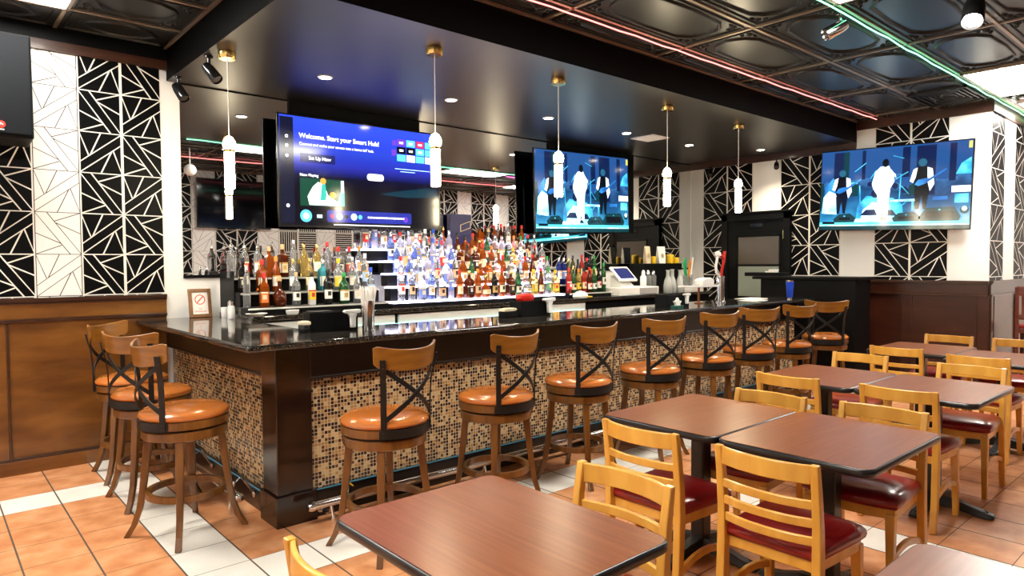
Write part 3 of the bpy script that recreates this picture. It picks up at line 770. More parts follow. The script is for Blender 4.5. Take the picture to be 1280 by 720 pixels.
# ================================================================== the bar
L = Vector((1.544, 3.844, 0))
bar = thing('bar_counter', 'L-shaped bar with glossy black granite top and mosaic tile front', 'bar', L)
def bpart(mb, name, m, parent=bar, **k): return mb.build(name, m, parent, loc=-L, **k)
mb = MB(); mb.prism([(1.325, 3.684), (8.10, 3.684), (8.10, 4.36), (1.98, 4.36), (1.98, 6.17), (1.325, 6.17)], 1.072, 1.11); bpart(mb, 'countertop', M['granite'], bevel=.012)
mb = MB(); mb.box((1.544, 3.844, .19), (1.765, 4.065, 1.072)); bpart(mb, 'corner_post', M['bar_wood'], smooth=False, bevel=.006)
mb = MB(); mb.box((1.530, 3.830, .003), (1.785, 4.085, .19)); bpart(mb, 'post_base', M['bar_wood'], smooth=False, bevel=.006)
mb = MB(); mb.box((1.765, 3.86, .865), (8.02, 3.92, 1.072)); mb.box((1.765, 3.85, .855), (8.02, 3.92, .872)); bpart(mb, 'apron_board', M['shaded_wood'], smooth=False, bevel=.004)
mb = MB(); mb.box((1.56, 4.065, .885), (1.62, 6.17, 1.072)); mb.box((1.55, 4.065, .872), (1.62, 6.17, .888)); bpart(mb, 'apron_board', M['shaded_wood'], smooth=False, bevel=.004)
mb = MB(); mb.box((1.765, 3.90, .16), (8.02, 3.915, .86)); bpart(mb, 'mosaic_panel', M['mosaic_x'], smooth=False)
mb = MB(); mb.box((1.60, 4.065, .14), (1.615, 6.17, .88)); bpart(mb, 'mosaic_panel', M['mosaic_y'], smooth=False)
mb = MB(); mb.box((1.785, 3.872, .003), (8.02, 3.90, .155)); mb.box((1.785, 3.862, .155), (8.02, 3.90, .172)); bpart(mb, 'plinth', M['shaded_wood'], smooth=False, bevel=.004)
mb = MB(); mb.box((1.572, 4.085, .003), (1.60, 6.17, .125)); mb.box((1.562, 4.085, .125), (1.60, 6.17, .142)); bpart(mb, 'plinth', M['shaded_wood'], smooth=False, bevel=.004)
mb = MB(); mb.box((1.775, 3.915, .005), (8.02, 4.20, 1.07)); mb.box((1.615, 4.065, .005), (1.92, 6.17, 1.07)); bpart(mb, 'bar_carcass', M['black'], smooth=False)
mb = MB()
for x in (1.75, 2.45, 3.25, 4.1, 4.95, 5.8, 6.7, 7.5): mb.box((x - .07, 3.822, 1.058), (x + .07, 3.842, 1.070))
for y in (4.6, 5.5): mb.box((1.526, y - .07, 1.058), (1.544, y + .07, 1.070))
bpart(mb, 'under_counter_led', M['teal_led'], smooth=False)
mb = MB(); mb.box((1.80, 3.8605, .173), (8.0, 3.8655, .177)); mb.box((1.5605, 4.1, .143), (1.5655, 6.1, .147)); bpart(mb, 'plinth_teal_glint', mat('dim_teal_glint', (.02, .06, .07), .3, emit=(.10, .50, .70), es=.12), smooth=False)  # glowing strips stand in for teal reflections along the plinth trim
# foot rails with their brackets
mb = MB(); mb.tube([(1.70, 3.72, .132), (7.9, 3.72, .132)], .024, 14); rail = bpart(mb, 'foot_rail', M['chrome'])
mb = MB(); mb.lathe([(0, -.03), (.02, -.028), (.029, -.01), (.029, .01), (.02, .02)], 14, T=Matrix.Translation((1.70, 3.72, .132)) @ Matrix.Rotation(PI / 2, 4, 'Y')); mb.build('rail_end_cap', M['chrome'], rail)
for x in (1.82, 3.0, 4.2, 5.4, 6.6, 7.7):
    mb = MB(); mb.tube([(x, 3.72, .12), (x, 3.735, .075), (x, 3.78, .055), (x, 3.868, .055)], .011, 8); mb.lathe([(.026, 0), (.026, .008), (.012, .014)], 12, T=Matrix.Translation((x, 3.871, .055)) @ Matrix.Rotation(PI / 2, 4, 'X'))
    mb.tube([(x, 3.72, .115), (x, 3.70, .05), (x, 3.70, .005)], .010, 8); mb.build('rail_bracket', M['chrome'], rail)
mb = MB(); mb.tube([(1.43, 4.16, .135), (1.43, 6.0, .135)], .024, 14); rail = bpart(mb, 'foot_rail', M['chrome'])
mb = MB(); mb.lathe([(0, -.03), (.02, -.028), (.029, -.01), (.029, .01), (.02, .02)], 14, T=Matrix.Translation((1.43, 4.16, .135)) @ Matrix.Rotation(-PI / 2, 4, 'X')); mb.build('rail_end_cap', M['chrome'], rail)
for y in (4.28, 5.1, 5.85):
    mb = MB(); mb.tube([(1.43, y, .135), (1.445, y, .20), (1.49, y, .225), (1.566, y, .105)], .010, 8); mb.lathe([(.026, 0), (.026, .008), (.012, .014)], 12, T=Matrix.Translation((1.569, y, .10)) @ Matrix.Rotation(-PI / 2, 4, 'Y'))
    mb.tube([(1.43, y, .12), (1.415, y, .05), (1.415, y, .005)], .010, 8); mb.build('rail_bracket', M['chrome'], rail)
# a small cream hook on the plinth
mb = MB(); mb.lathe([(.02, 0), (.022, .008), (.012, .016), (0, .02)], 14, T=Matrix.Translation((1.99, 3.862, .21)) @ Matrix.Rotation(PI / 2, 4, 'X')); mb.tube([(1.99, 3.845, .21), (2.0, 3.84, .18), (2.03, 3.845, .15)], .005, 6)
bpart(mb, 'bag_hook', M['yellow'])

# back bar cabinet
bb = thing('back_bar_cabinet', 'long back bar cabinet with dark top and white front panels', 'cabinet', (2.0, 5.42, 0))
def kpart(mb, name, m, parent=bb, **k): return mb.build(name, m, parent, loc=(-2.0, -5.42, 0), **k)
mb = MB(); mb.box((1.985, 5.385, 1.10), (8.6, 6.165, 1.14)); kpart(mb, 'cabinet_top', M['granite'], smooth=False, bevel=.006)
mb = MB(); mb.box((2.0, 5.45, .005), (8.6, 6.165, 1.10)); kpart(mb, 'carcass', M['black'], smooth=False)
for a, b in ((2.06, 3.32), (3.36, 4.62), (4.66, 5.93)):
    mb = MB(); mb.box((a, 5.425, .45), (b, 5.449, 1.085)); kpart(mb, 'front_panel', M['white_gloss'], smooth=False, bevel=.003)
mb = MB(); mb.box((2.1, 5.412, .990), (5.9, 5.424, 1.003)); kpart(mb, 'panel_light_spill', mat('teal_light_spill', (.3, .5, .5), .4, emit=(.35, .95, .80), es=1.3), smooth=False)  # glowing strip imitates counter LED light falling on the white panels

# stepped bottle displays
def steps(name, label, x0, x1, tiers, m_tread, th=.012, edge=None, ends=None):
    t = thing(name, label, 'shelf', (x0, 5.5, 1.14))
    o = (-x0, -5.5, -1.14)
    for i, (y, z) in enumerate(tiers):
        a, b = (ends[i] if ends else (x0, x1))
        y1 = tiers[i + 1][0] if i + 1 < len(tiers) else y + .13
        mb = MB(); mb.box((a, y, z - th), (b, y1 - .001, z)); mb.build('tread', m_tread, t, loc=o, smooth=False)
        mb = MB(); mb.box((a, y + .012, 1.1405 if i == 0 else tiers[i - 1][1] + .0005), (b, y1 - .001, z - th - .0005)); mb.build('riser', M['black'], t, loc=o, smooth=False)
        if edge:
            mb = MB(); mb.box((a, y - .004, z - .014), (b, y, z + .001)); mb.build('edge_trim', edge, t, loc=o, smooth=False)
    return t
LT = [(5.50, 1.200), (5.67, 1.320), (5.85, 1.442)]
steps('bottle_shelf', 'three-step black bottle shelf with silver edges next to the sign', 1.995, 3.30, LT, M['black'], edge=M['silver_trim'])
CT = [(5.50, 1.195), (5.65, 1.335), (5.78, 1.463), (5.91, 1.587), (6.03, 1.708)]
steps('bottle_shelf', 'five-step glowing white bottle shelf in the middle of the back bar', 3.36, 5.66, CT, M['acrylic_lit'], th=.016, ends=[(3.36, 5.66), (3.42, 5.66), (3.46, 5.70), (3.50, 5.72), (3.30, 5.60)])
RT = [(5.50, 1.195), (5.66, 1.295)]
steps('bottle_shelf', 'low two-step black bottle shelf beside the tablet register', 5.74, 6.50, RT, M['black'], edge=M['silver_trim'])
mb = MB(); mb.box((1.99, 5.80, 1.1405), (1.993, 6.15, 1.50)); tag(mb.build('shelf_end_panel', M['black'], smooth=False), 'upright black panel at the sign end of the stepped bottle shelf', 'panel')

# ------------------------------------------------------------------ bottles
G = {}
def glass(k, col, trans=.75, rough=.06): G[k] = mat(k.replace(' ', '_') + '_glass', col, rough, trans=trans, spec=.6, ior=1.35)
glass('clear', (.86, .90, .92), .85); glass('amber', (.42, .085, .010), .55); glass('dark amber', (.10, .018, .004), .35); glass('gold', (.85, .60, .16), .75)
glass('green', (.03, .13, .04), .45); glass('black', (.008, .008, .008), .0); glass('blue', (.25, .36, .85), .7); glass('aqua', (.08, .55, .70), .6)
glass('white', (.85, .85, .86), .0); glass('red', (.40, .03, .02), .35); glass('pink', (.85, .42, .42), .55); glass('pale violet', (.74, .72, .97), .6)
glass('olive', (.06, .07, .01), .3); glass('navy', (.01, .02, .16), .2)
CAPM = {'red': M['red'], 'black': M['black_gloss'], 'gold': M['brass'], 'silver': M['chrome'], 'white': M['white_plastic'], 'orange': mat('orange_cap', (.75, .25, .03), .35), 'green': mat('green_cap', (.02, .28, .06), .35), 'cork': mat('cork_cap', (.55, .38, .20), .7), 'blue': M['blue_steel'], 'yellow': M['yellow']}
LABM = {'white': M['paper'], 'cream': mat('cream_label', (.78, .68, .46), .6), 'orange': mat('orange_label', (.80, .20, .04), .55), 'yellow': mat('yellow_label', (.85, .58, .04), .55), 'black': mat('black_label', (.015, .015, .014), .5), 'red': mat('red_label', (.60, .03, .03), .55),
        'blue': mat('blue_label', (.16, .24, .62), .5), 'pale blue': mat('pale_blue_label', (.40, .60, .85), .55), 'peach': mat('peach_label', (.82, .48, .26), .6), 'green': mat('green_label', (.10, .30, .14), .55), 'gold': mat('gold_label', (.60, .42, .14), .4, metal=.4), 'pink': mat('pink_label', (.75, .35, .38), .55)}
SHP = {
 'round': dict(prof=[(.0, 0), (.034, 0), (.037, .006), (.037, .18), (.034, .20), (.020, .225), (.0145, .24), (.0135, .285), (0, .285)], lab=(.05, .14, .0378), cap=(.0155, .262, .305)),
 'tall': dict(prof=[(.0, 0), (.033, 0), (.036, .006), (.036, .215), (.033, .232), (.018, .252), (.0145, .262), (.0135, .31), (0, .31)], lab=(.07, .17, .0368), cap=(.0155, .285, .33)),
 'square': dict(prof=[(.0, 0), (.048, 0), (.052, .006), (.052, .17), (.046, .19), (.020, .21), (.016, .22), (.015, .27), (0, .27)], lab=(.04, .13, .0530), cap=(.0175, .245, .29), seg=4, a0=PI / 4),
 'squat': dict(prof=[(.0, 0), (.042, 0), (.054, .02), (.058, .06), (.052, .105), (.030, .135), (.016, .15), (.015, .22), (0, .22)], lab=(.04, .09, .0585), cap=(.019, .215, .255)),
 'sloping': dict(prof=[(.0, 0), (.034, 0), (.037, .006), (.037, .13), (.033, .17), (.021, .22), (.0145, .25), (.0135, .30), (0, .30)], lab=(.04, .12, .0378), cap=(.0155, .275, .315)),
 'slender': dict(prof=[(.0, 0), (.028, 0), (.030, .006), (.030, .24), (.027, .26), (.014, .285), (.0125, .30), (.0125, .335), (0, .335)], lab=(.09, .19, .0308), cap=(.0145, .31, .355)),
 'broad': dict(prof=[(.0, 0), (.044, 0), (.048, .008), (.048, .15), (.042, .185), (.022, .215), (.016, .225), (.015, .265), (0, .265)], lab=(.03, .13, .0488), cap=(.018, .245, .288)),
}
BM = {}
PRINT = {k: ['peach', 'black', 'gold', 'cream', 'gold', 'red', 'pale blue', 'black'] for k in LABM}
for k in ('black', 'red', 'blue', 'green'): PRINT[k] = ['cream', 'white', 'gold']
for k in ('orange', 'yellow', 'gold'): PRINT[k] = ['cream', 'red', 'black']
for k, s_ in SHP.items():
    seg, a0 = s_.get('seg', 16), s_.get('a0', 0.)
    def mk(nm, prof, cap=True, sg=seg, a=a0):
        mb = MB(); mb.lathe(prof, sg, a0=a, cap=cap)
        o = mb.build(nm, M['paper'], bevel=0); me = o.data; bpy.data.objects.remove(o); return me
    z0_, z1_, r_ = s_['lab']
    def mklab(r, za, zb, sg, a):
        # wraps the front of the bottle only; a printed patch in the middle (second material)
        mb = MB(); h_ = zb - za; n_ = 12
        sgm = [(-PI / 2 - 1.25 + 2.5 * k / n_) for k in range(n_ + 1)]
        def P(t, z):
            if sg != 4: return (r * math.cos(t), r * math.sin(t), z)
            q = r * .7071; c_, s2 = math.cos(t), math.sin(t); m_ = q / max(abs(c_), abs(s2)); return (c_ * m_, s2 * m_, z)
        zz = [za, za + h_ * .18, za + h_ * .30, za + h_ * .72, za + h_ * .86, zb]
        for i in range(len(zz) - 1):
            for k in range(n_):
                c = abs(k + .5 - n_ / 2)
                mi = 1 if (i == 2 and c < 2.1) or (i == 4) else 0
                mb.add([P(sgm[k], zz[i]), P(sgm[k + 1], zz[i]), P(sgm[k + 1], zz[i + 1]), P(sgm[k], zz[i + 1])], [(0, 1, 2, 3)], mi)
        o = mb.build('bottle_label', [M['paper'], M['red']]); me = o.data; bpy.data.objects.remove(o); return me
    cr, c0, c1 = s_['cap']
    BM[k] = (mk('bottle_glass', s_['prof']), mklab(r_, z0_, z1_, seg, a0), mk('bottle_cap', [(0, c0), (cr, c0), (cr, c1 - .004), (cr * .85, c1), (0, c1)], True, 12, 0), 
             mk('pour_spout', [(0, c0), (cr, c0), (cr * .9, c0 + .022), (.005, c0 + .028), (.004, c0 + .075), (0, c0 + .077)], True, 10, 0))
def slot(o, m):
    o.material_slots[0].link = 'OBJECT'; o.material_slots[0].material = m
used = {}
def bottle(shape, glass_, cap, lab, loc, where, group, s=1., rz=0.):
    nice = {'square': 'square', 'round': 'round', 'tall': 'tall', 'squat': 'squat', 'sloping': 'slope-shouldered', 'slender': 'slender', 'broad': 'broad'}[shape]
    capn = 'metal pour spout' if cap == 'spout' else cap + ' cap'
    t = thing('liquor_bottle', f'{glass_} {nice} bottle, {capn}, {lab} label, {where}' if lab else f'{glass_} {nice} bottle, {capn}, {where}', 'bottle', loc, rz, group)
    t.scale = (s, s, s)
    g, l, c, p = BM[shape]
    for nm, me, m in (('bottle_glass', g, G[glass_]), ('bottle_cap' if cap != 'spout' else 'pour_spout', c if cap != 'spout' else p, CAPM.get(cap, M['chrome'])), ('bottle_label', l, LABM.get(lab))):
        if m is None: continue
        o = bpy.data.objects.new(nm, me); COL.objects.link(o); o.parent = t; slot(o, m)
        if nm == 'bottle_label': o.material_slots[1].link = 'OBJECT'; o.material_slots[1].material = LABM[rnd.choice(PRINT[lab])]
def row(spec, x0, x1, y, z, unit, group, jit=.012):
    n = len(spec)
    for i, (sh, g, c, l) in enumerate(spec):
        x = x0 + (x1 - x0) * (i + .5) / n + rnd.uniform(-jit, jit) * .8
        if 'top step' in unit and 'glow' in unit and abs(x - 4.59) < .22: continue
        bottle(sh, g, c, l, (x, y + rnd.uniform(-.008, .008), z), f'{OR[i]} along {unit}', group, rnd.uniform(.94, 1.02), rnd.uniform(-.2, .2) if sh == 'square' else 0)
# plain shelf by the sign
g_ = 'bottles on the plain stepped shelf'
row([('round', 'clear', 'spout', None), ('round', 'clear', 'spout', 'red'), ('round', 'clear', 'spout', 'white'), ('square', 'amber', 'cork', None), ('square', 'dark amber', 'cork', 'cream'), ('slender', 'clear', 'silver', None), ('round', 'gold', 'gold', None),
     ('round', 'gold', 'gold', 'white'), ('tall', 'clear', 'red', None), ('square', 'clear', 'red', 'white'), ('square', 'clear', 'red', 'red'), ('round', 'clear', 'orange', 'peach')], 1.96, 3.28, 5.92, 1.443, "plain shelf's top step", g_)
row([('square', 'black', 'black', 'black'), ('square', 'amber', 'red', 'cream'), ('round', 'amber', 'orange', 'white'), ('round', 'clear', 'gold', 'white'), ('round', 'gold', 'gold', 'cream'), ('square', 'aqua', 'silver', 'white'), ('broad', 'clear', 'yellow', 'yellow'), ('sloping', 'clear', 'silver', 'white'), ('tall', 'clear', 'white', 'pale blue')],
    1.98, 3.28, 5.75, 1.321, "plain shelf's middle step", g_)
row([('slender', 'clear', 'silver', None), ('square', 'amber', 'red', 'orange'), ('squat', 'dark amber', 'cork', None), ('round', 'clear', 'cork', 'white'), ('round', 'white', 'black', 'yellow'), ('round', 'black', 'black', 'white'), ('broad', 'green', 'green', 'white'), ('sloping', 'clear', 'silver', 'white'), ('tall', 'clear', 'blue', 'white')],
    1.93, 3.24, 5.58, 1.201, "plain shelf's bottom step", g_)
# lit shelf: vodkas towards the sign, whiskies in the middle, gins and tequilas beyond
g_ = 'bottles on the glowing shelf'
def pick(i, n):
    f = i / n
    if f < .34: pool = [('tall', 'clear', 'silver', 'peach'), ('tall', 'clear', 'white', 'white'), ('slender', 'pale violet', 'blue', 'blue'), ('round', 'clear', 'red', 'white'), ('broad', 'clear', 'white', 'blue'), ('tall', 'pale violet', 'silver', 'white'), ('round', 'blue', 'silver', 'white'), ('square', 'clear', 'silver', 'peach'), ('tall', 'clear', 'red', 'red')]
    elif f < .70: pool = [('sloping', 'green', 'black', 'cream'), ('round', 'amber', 'red', 'cream'), ('square', 'amber', 'black', 'gold'), ('round', 'black', 'gold', 'gold'), ('squat', 'amber', 'gold', 'cream'), ('sloping', 'dark amber', 'black', 'cream'), ('broad', 'amber', 'cork', 'white'), ('square', 'dark amber', 'gold', 'black'), ('round', 'red', 'red', 'white'), ('round', 'amber', 'orange', 'peach'), ('square', 'clear', 'silver', 'cream')]
    else: pool = [('broad', 'pale violet', 'silver', 'white'), ('tall', 'clear', 'silver', 'white'), ('square', 'gold', 'yellow', 'yellow'), ('round', 'amber', 'red', 'white'), ('broad', 'clear', 'white', 'pale blue'), ('squat', 'clear', 'cork', 'white'), ('round', 'pink', 'orange', 'pink'), ('sloping', 'dark amber', 'red', 'cream'), ('round', 'clear', 'green', 'green')]
    return pool
names = ['bottom', 'second', 'third', 'fourth', 'top']
for r_, (a, b, n) in enumerate([(3.42, 5.62, 19), (3.50, 5.62, 19), (3.54, 5.66, 19), (3.56, 5.66, 20), (3.34, 5.56, 21)]):
    spec = []; last = None
    for i in range(n):
        p = pick(i + rnd.uniform(-.6, .6), n); c = rnd.choice(p)
        while c == last: c = rnd.choice(p)
        spec.append(c); last = c
    y, z = CT[r_]
    row(spec, a, b, y + .056, z + .001, f"glowing shelf's {names[r_]} step", g_, .010)
g_ = 'bottles on the low dark shelf'
row([('round', 'red', 'red', 'red'), ('sloping', 'green', 'gold', 'cream'), ('round', 'gold', 'orange', 'yellow'), ('round', 'red', 'black', 'cream'), ('sloping', 'dark amber', 'red', 'white'), ('sloping', 'green', 'green', 'white'), ('round', 'black', 'black', 'white'), ('slender', 'green', 'green', 'white')],
    5.76, 6.48, 5.58, 1.196, "low dark shelf's front step", g_, .008)
row([('tall', 'navy', 'silver', 'white'), ('tall', 'navy', 'silver', 'blue'), ('sloping', 'olive', 'gold', 'cream'), ('slender', 'olive', 'black', 'cream'), ('sloping', 'black', 'black', 'green'), ('slender', 'red', 'red', 'cream'), ('tall', 'black', 'red', 'red'), ('slender', 'black', 'black', 'red'), ('slender', 'green', 'green', 'yellow')],
    5.76, 6.48, 5.735, 1.296, "low dark shelf's back step", g_, .008)
t = thing('gift_box', 'tall navy gift box with slanted gold print behind the whisky bottles', 'box', (4.58, 6.11, 1.709))
mb = MB(); mb.box((-.14, -.03, 0), (.16, .03, .40)); mb.build('carton', M['navy'], t, smooth=False, bevel=.003)
mb = MB(); mb.add([(.0, -.031, .20), (.15, -.031, .25), (.15, -.031, .33), (.0, -.031, .28)], [(0, 1, 2, 3)]); mb.build('print_panel', M['gold'], t, smooth=False)
mb = MB(); mb.add([(.01, -.0318, .21), (.14, -.0318, .254), (.14, -.0318, .321), (.01, -.0318, .277)], [(0, 1, 2, 3)]); mb.build('print_inner', M['navy'], t, smooth=False)

# ------------------------------------------------------------------ small things on the bars
ZB = ZBAR + .0005
t = thing('framed_sign', 'small brown framed no-smoking sign standing on the bar against the wall', 'sign', (1.80, 6.06, ZB), rot=(-.16, 0, .06))
mb = MB(); w, h, f = .185, .245, .028
mb.box((-w / 2, -.012, 0), (w / 2, .008, f)); mb.box((-w / 2, -.012, h - f), (w / 2, .008, h)); mb.box((-w / 2, -.012, f), (-w / 2 + f, .008, h - f)); mb.box((w / 2 - f, -.012, f), (w / 2, .008, h - f)); mb.build('picture_frame', M['frame_wood'], t, smooth=False, bevel=.003)
mb = MB(); mb.box((-w / 2 + f, -.004, f), (w / 2 - f, .004, h - f)); mb.build('sign_sheet', M['paper'], t, smooth=False)
mb = MB()
c0 = Vector((0, -.0055, h * .62)); n = 28
mb.sweep([[c0 + Vector((r * math.cos(2 * PI * k / n), 0, r * math.sin(2 * PI * k / n))) for r in (.036, .043)] + [c0 + Vector((r * math.cos(2 * PI * k / n), .001, r * math.sin(2 * PI * k / n))) for r in (.043, .036)] for k in range(n)], closed=True)
mb.add([c0 + Vector(p) for p in ((-.028, 0, -.022), (-.022, 0, -.028), (.028, 0, .022), (.022, 0, .028))], [(0, 1, 2, 3)])
mb.build('prohibition_symbol', M['sign_red'], t, smooth=False)
text('NO', t, 0, .068, .016, M['sign_red'], y=-.0055, align='CENTER', name='sign_lettering')
text('SMOKING', t, 0, .044, .021, M['sign_red'], y=-.0055, align='CENTER', name='sign_lettering')

def cup(name, label, cat, loc, r, h, m, flare=1.1, group=None, inner=True):
    mb = MB(); mb.lathe([(0, 0), (r * .95, 0), (r, .004), (r * flare, h), (r * flare - .004, h), (r - .004, .008), (0, .008)], 20)
    return tag(mb.build(name, m, loc=loc), label, cat, group)
cup('dish', 'shallow white dish on the bar by the sign', 'dish', (2.04, 5.44, 1.141), .055, .022, M['white_plastic'], 1.55)
cup('cup', 'short white cup beside the framed sign', 'cup', (1.955, 5.92, ZB), .033, .085, M['white_plastic'])
t = thing('shaker', 'slim frosted salt shaker with steel top by the dish', 'shaker', (1.93, 5.70, ZB))
mb = MB(); mb.lathe([(0, 0), (.030, 0), (.032, .004), (.026, .10), (.024, .11), (0, .11)], 16); mb.build('shaker_body', M['white_plastic'], t)
mb = MB(); mb.lathe([(.025, .11), (.027, .112), (.026, .14), (.012, .155), (0, .158)], 16); mb.build('shaker_lid', M['chrome'], t)
t = thing('soap_dish', 'small white oval soap dish on the back bar edge', 'dish', (2.34, 5.44, 1.141))
mb = MB(); mb.lathe([(0, 0), (.040, 0), (.046, .01), (.05, .035), (.044, .035), (.038, .012), (0, .012)], 20, sx=1.15, sy=.7); mb.build('dish_body', M['white_plastic'], t)
mb = MB(); mb.lathe([(0, .013), (.030, .015), (.034, .024), (.025, .034), (0, .036)], 16, sx=1.1, sy=.7); mb.build('soap_bar', M['white_plastic'], t)

def caddy(label, loc, rz, w, d, h, scoop=True, group='black bar caddies'):
    t = thing('bar_caddy', label, 'caddy', loc, rz, group)
    mb = MB(); th = .005
    mb.box((-w / 2, -d / 2, 0), (w / 2, d / 2, th)); mb.box((-w / 2, -d / 2, 0), (w / 2, -d / 2 + th, h)); mb.box((-w / 2, d / 2 - th, 0), (w / 2, d / 2, h)); mb.box((-w / 2, -d / 2, 0), (-w / 2 + th, d / 2, h)); mb.box((w / 2 - th, -d / 2, 0), (w / 2, d / 2, h))
    for x in (-w * .17, w * .17): mb.box((x - .002, -d / 2, 0), (x + .002, d / 2, h * .92))
    mb.build('caddy_tray', M['black'], t, smooth=False, bevel=.002)
    return t
def scoop(label, loc, rz, s=1.):
    # a white pourer hooked on the caddy's rim: wide mouth, narrow neck
    t = thing('pourer', label, 'pourer', loc, rz)
    mb = MB()
    mb.prism([(a * s, b * s) for a, b in [(-.055, .0), (.05, .0), (.058, .018), (.052, .03), (-.06, .026), (-.07, .012)]], -.022 * s, .022 * s, 'Y'); mb.build('pourer_mouth', M['white_plastic'], t, smooth=False, bevel=.006)
    mb = MB(); mb.prism([(a * s, b * s) for a, b in [(-.036, .0), (.032, .0), (.020, -.03), (.018, -.10), (-.018, -.10), (-.021, -.03)]], -.018 * s, .018 * s, 'Y'); mb.build('pourer_neck', M['white_plastic'], t, smooth=False, bevel=.006)
    return t
mk = caddy('black bar caddy beside the steel straw holder', (2.09, 4.24, ZB), -.12, .33, .15, .125)
mb = MB(); mb.box((-.15, -.06, .02), (.0, .06, .132)); mb.build('napkin_stack', M['black'], mk, smooth=False, bevel=.004)
scoop('white pourer hooked on the caddy beside the steel straw holder', (2.19, 4.116, ZB + .112), -.15, .95)
t = thing('jar', 'little black jar with beige lid on the bar before the first caddy', 'jar', (1.875, 4.175, ZB))
mb = MB(); mb.lathe([(0, 0), (.038, 0), (.040, .004), (.040, .045), (.036, .052), (0, .052)], 18); mb.build('jar_body', M['black_gloss'], t)
mb = MB(); mb.lathe([(.038, .052), (.041, .055), (.040, .07), (.02, .077), (0, .077)], 18); mb.build('jar_lid', M['beige'], t)
t = thing('straw_holder', 'tall steel tumbler packed with white wrapped straws', 'straw holder', (2.25, 4.015, ZB), group=None)
mb = MB(); mb.lathe([(0, 0), (.037, 0), (.039, .004), (.042, .20), (.038, .20), (.035, .01), (0, .01)], 22); mb.build('tumbler', M['chrome'], t)
for k in range(26):
    a = rnd.uniform(0, 2 * PI); r = .030 * math.sqrt(rnd.random()); q = 1.9
    mb = MB(); mb.tube([(r * math.cos(a) * .6, r * math.sin(a) * .6, .015), (r * math.cos(a) * q, r * math.sin(a) * q, .285 + rnd.uniform(-.015, .015))], .0048, 6); mb.build('straw', M['paper'], t)
mk = caddy('black bar caddy with a red cloth, halfway along the bar', (3.90, 4.20, ZB), -.02, .33, .15, .125)
t = thing('bar_cloth', 'folded red cloth lying in the black caddy', 'cloth', (3.84, 4.20, ZB + .1265))
mb = MB(); mb.lathe([(0, 0), (.075, 0), (.09, .02), (.085, .045), (.055, .06), (0, .058)], 18, sx=1.1, sy=.62); mb.build('cloth_folds', M['red'], t)
scoop('white pourer hooked on the caddy with the red cloth', (4.025, 4.095, ZB + .12), -.05, 1.)
t = thing('sponge', 'beige sponge on a black block beside the red cloth caddy', 'sponge', (3.62, 4.17, ZB))
mb = MB(); mb.box((-.06, -.05, 0), (.06, .05, .05)); mb.build('sponge_stand', M['black'], t, smooth=False, bevel=.004)
mb = MB(); mb.prism([(-.07, .0), (.05, .0), (.075, .015), (.06, .025), (-.06, .022)], -.04, .04, 'Y', T=Matrix.Translation((0, 0, .051))); mb.build('sponge_pad', M['beige'], t, smooth=False, bevel=.004)
mk = caddy('black bar caddy near the far beer font', (5.62, 3.98, ZB), 0, .36, .15, .125)
scoop('white pourer in the far bar caddy', (5.72, 3.875, ZB + .112), 0, .8)
t = thing('napkin_holder', 'white star-topped napkin holder before the far caddy', 'holder', (5.45, 3.80, ZB))
mb = MB(); mb.box((-.05, -.04, 0), (.05, .04, .03)); mb.build('holder_base', mat('dark_green_base', (.01, .08, .06), .4), t, smooth=False, bevel=.003)
mb = MB(); mb.prism([(.06 * math.cos(PI / 2 + k * PI / 5) * (1 if k % 2 == 0 else .55), .055 + .05 * math.sin(PI / 2 + k * PI / 5) * (1 if k % 2 == 0 else .55)) for k in range(10)], -.012, .012, 'Y'); mb.build('napkin_fan', M['paper'], t, smooth=False)
# drink tray stand, beer font, straws
t = thing('garnish_tray', 'white garnish tray on a copper stem above the far caddy', 'tray', (6.30, 4.12, ZB))
mb = MB(); mb.lathe([(0, 0), (.05, 0), (.05, .008), (.014, .015), (.012, .175), (0, .175)], 16); mb.build('tray_stem', mat('copper_stem', (.35, .12, .06), .3, metal=.8), t)
mb = MB(); mb.box((-.24, -.10, .176), (.24, .10, .195)); mb.build('tray_plate', M['white_plastic'], t, smooth=False, bevel=.004)
mb = MB(); mb.prism([(-.11, .0), (.11, .0), (.11, .06), (.05, .08), (-.05, .07), (-.11, .05)], -.06, .06, 'Y', T=Matrix.Translation((.05, -.03, .196))); mb.build('napkin_stack', M['paper'], t, smooth=False, bevel=.008)
t = thing('straw_cup', 'clear cup of green and orange straws on the garnish tray', 'straw holder', (5.90, 4.06, ZB + .1965))
t.location = (6.155, 4.16, ZB + .1965)
mb = MB(); mb.lathe([(0, 0), (.045, 0), (.048, .004), (.055, .11), (.052, .11), (.045, .008), (0, .008)], 18); mb.build('cup_body', G['clear'], t)
for k in range(12):
    a = rnd.uniform(-.7, .7); m = M['green_straw'] if k < 5 else M['orange_straw'] if k < 9 else M['white_plastic']
    x = -.03 + .06 * k / 12
    mb = MB(); mb.tube([(x * .6, rnd.uniform(-.02, .02), .012), (x * 2.4 + .01, rnd.uniform(-.03, .03), .27 + rnd.uniform(-.03, .03))], .006, 6); mb.build('straw', m, t)
t = thing('beer_font', 'steel beer font column with white ball lever and red lever', 'beer tap', (6.62, 4.05, ZB))
mb = MB(); mb.lathe([(0, 0), (.055, 0), (.055, .012), (.040, .018), (.040, .27), (.044, .275), (.044, .29), (0, .29)], 22); mb.build('column', M['chrome'], t)
mb = MB(); mb.tube([(-.02, 0, .28), (-.09, .0, .33), (-.10, 0, .40), (-.07, 0, .50)], .014, 10); mb.lathe([(.034 * math.sin(PI * k / 8), -.034 * math.cos(PI * k / 8)) for k in range(9)], 14, T=Matrix.Translation((-.062, 0, .53)), cap=False); mb.build('ball_lever', M['white_plastic'], t)
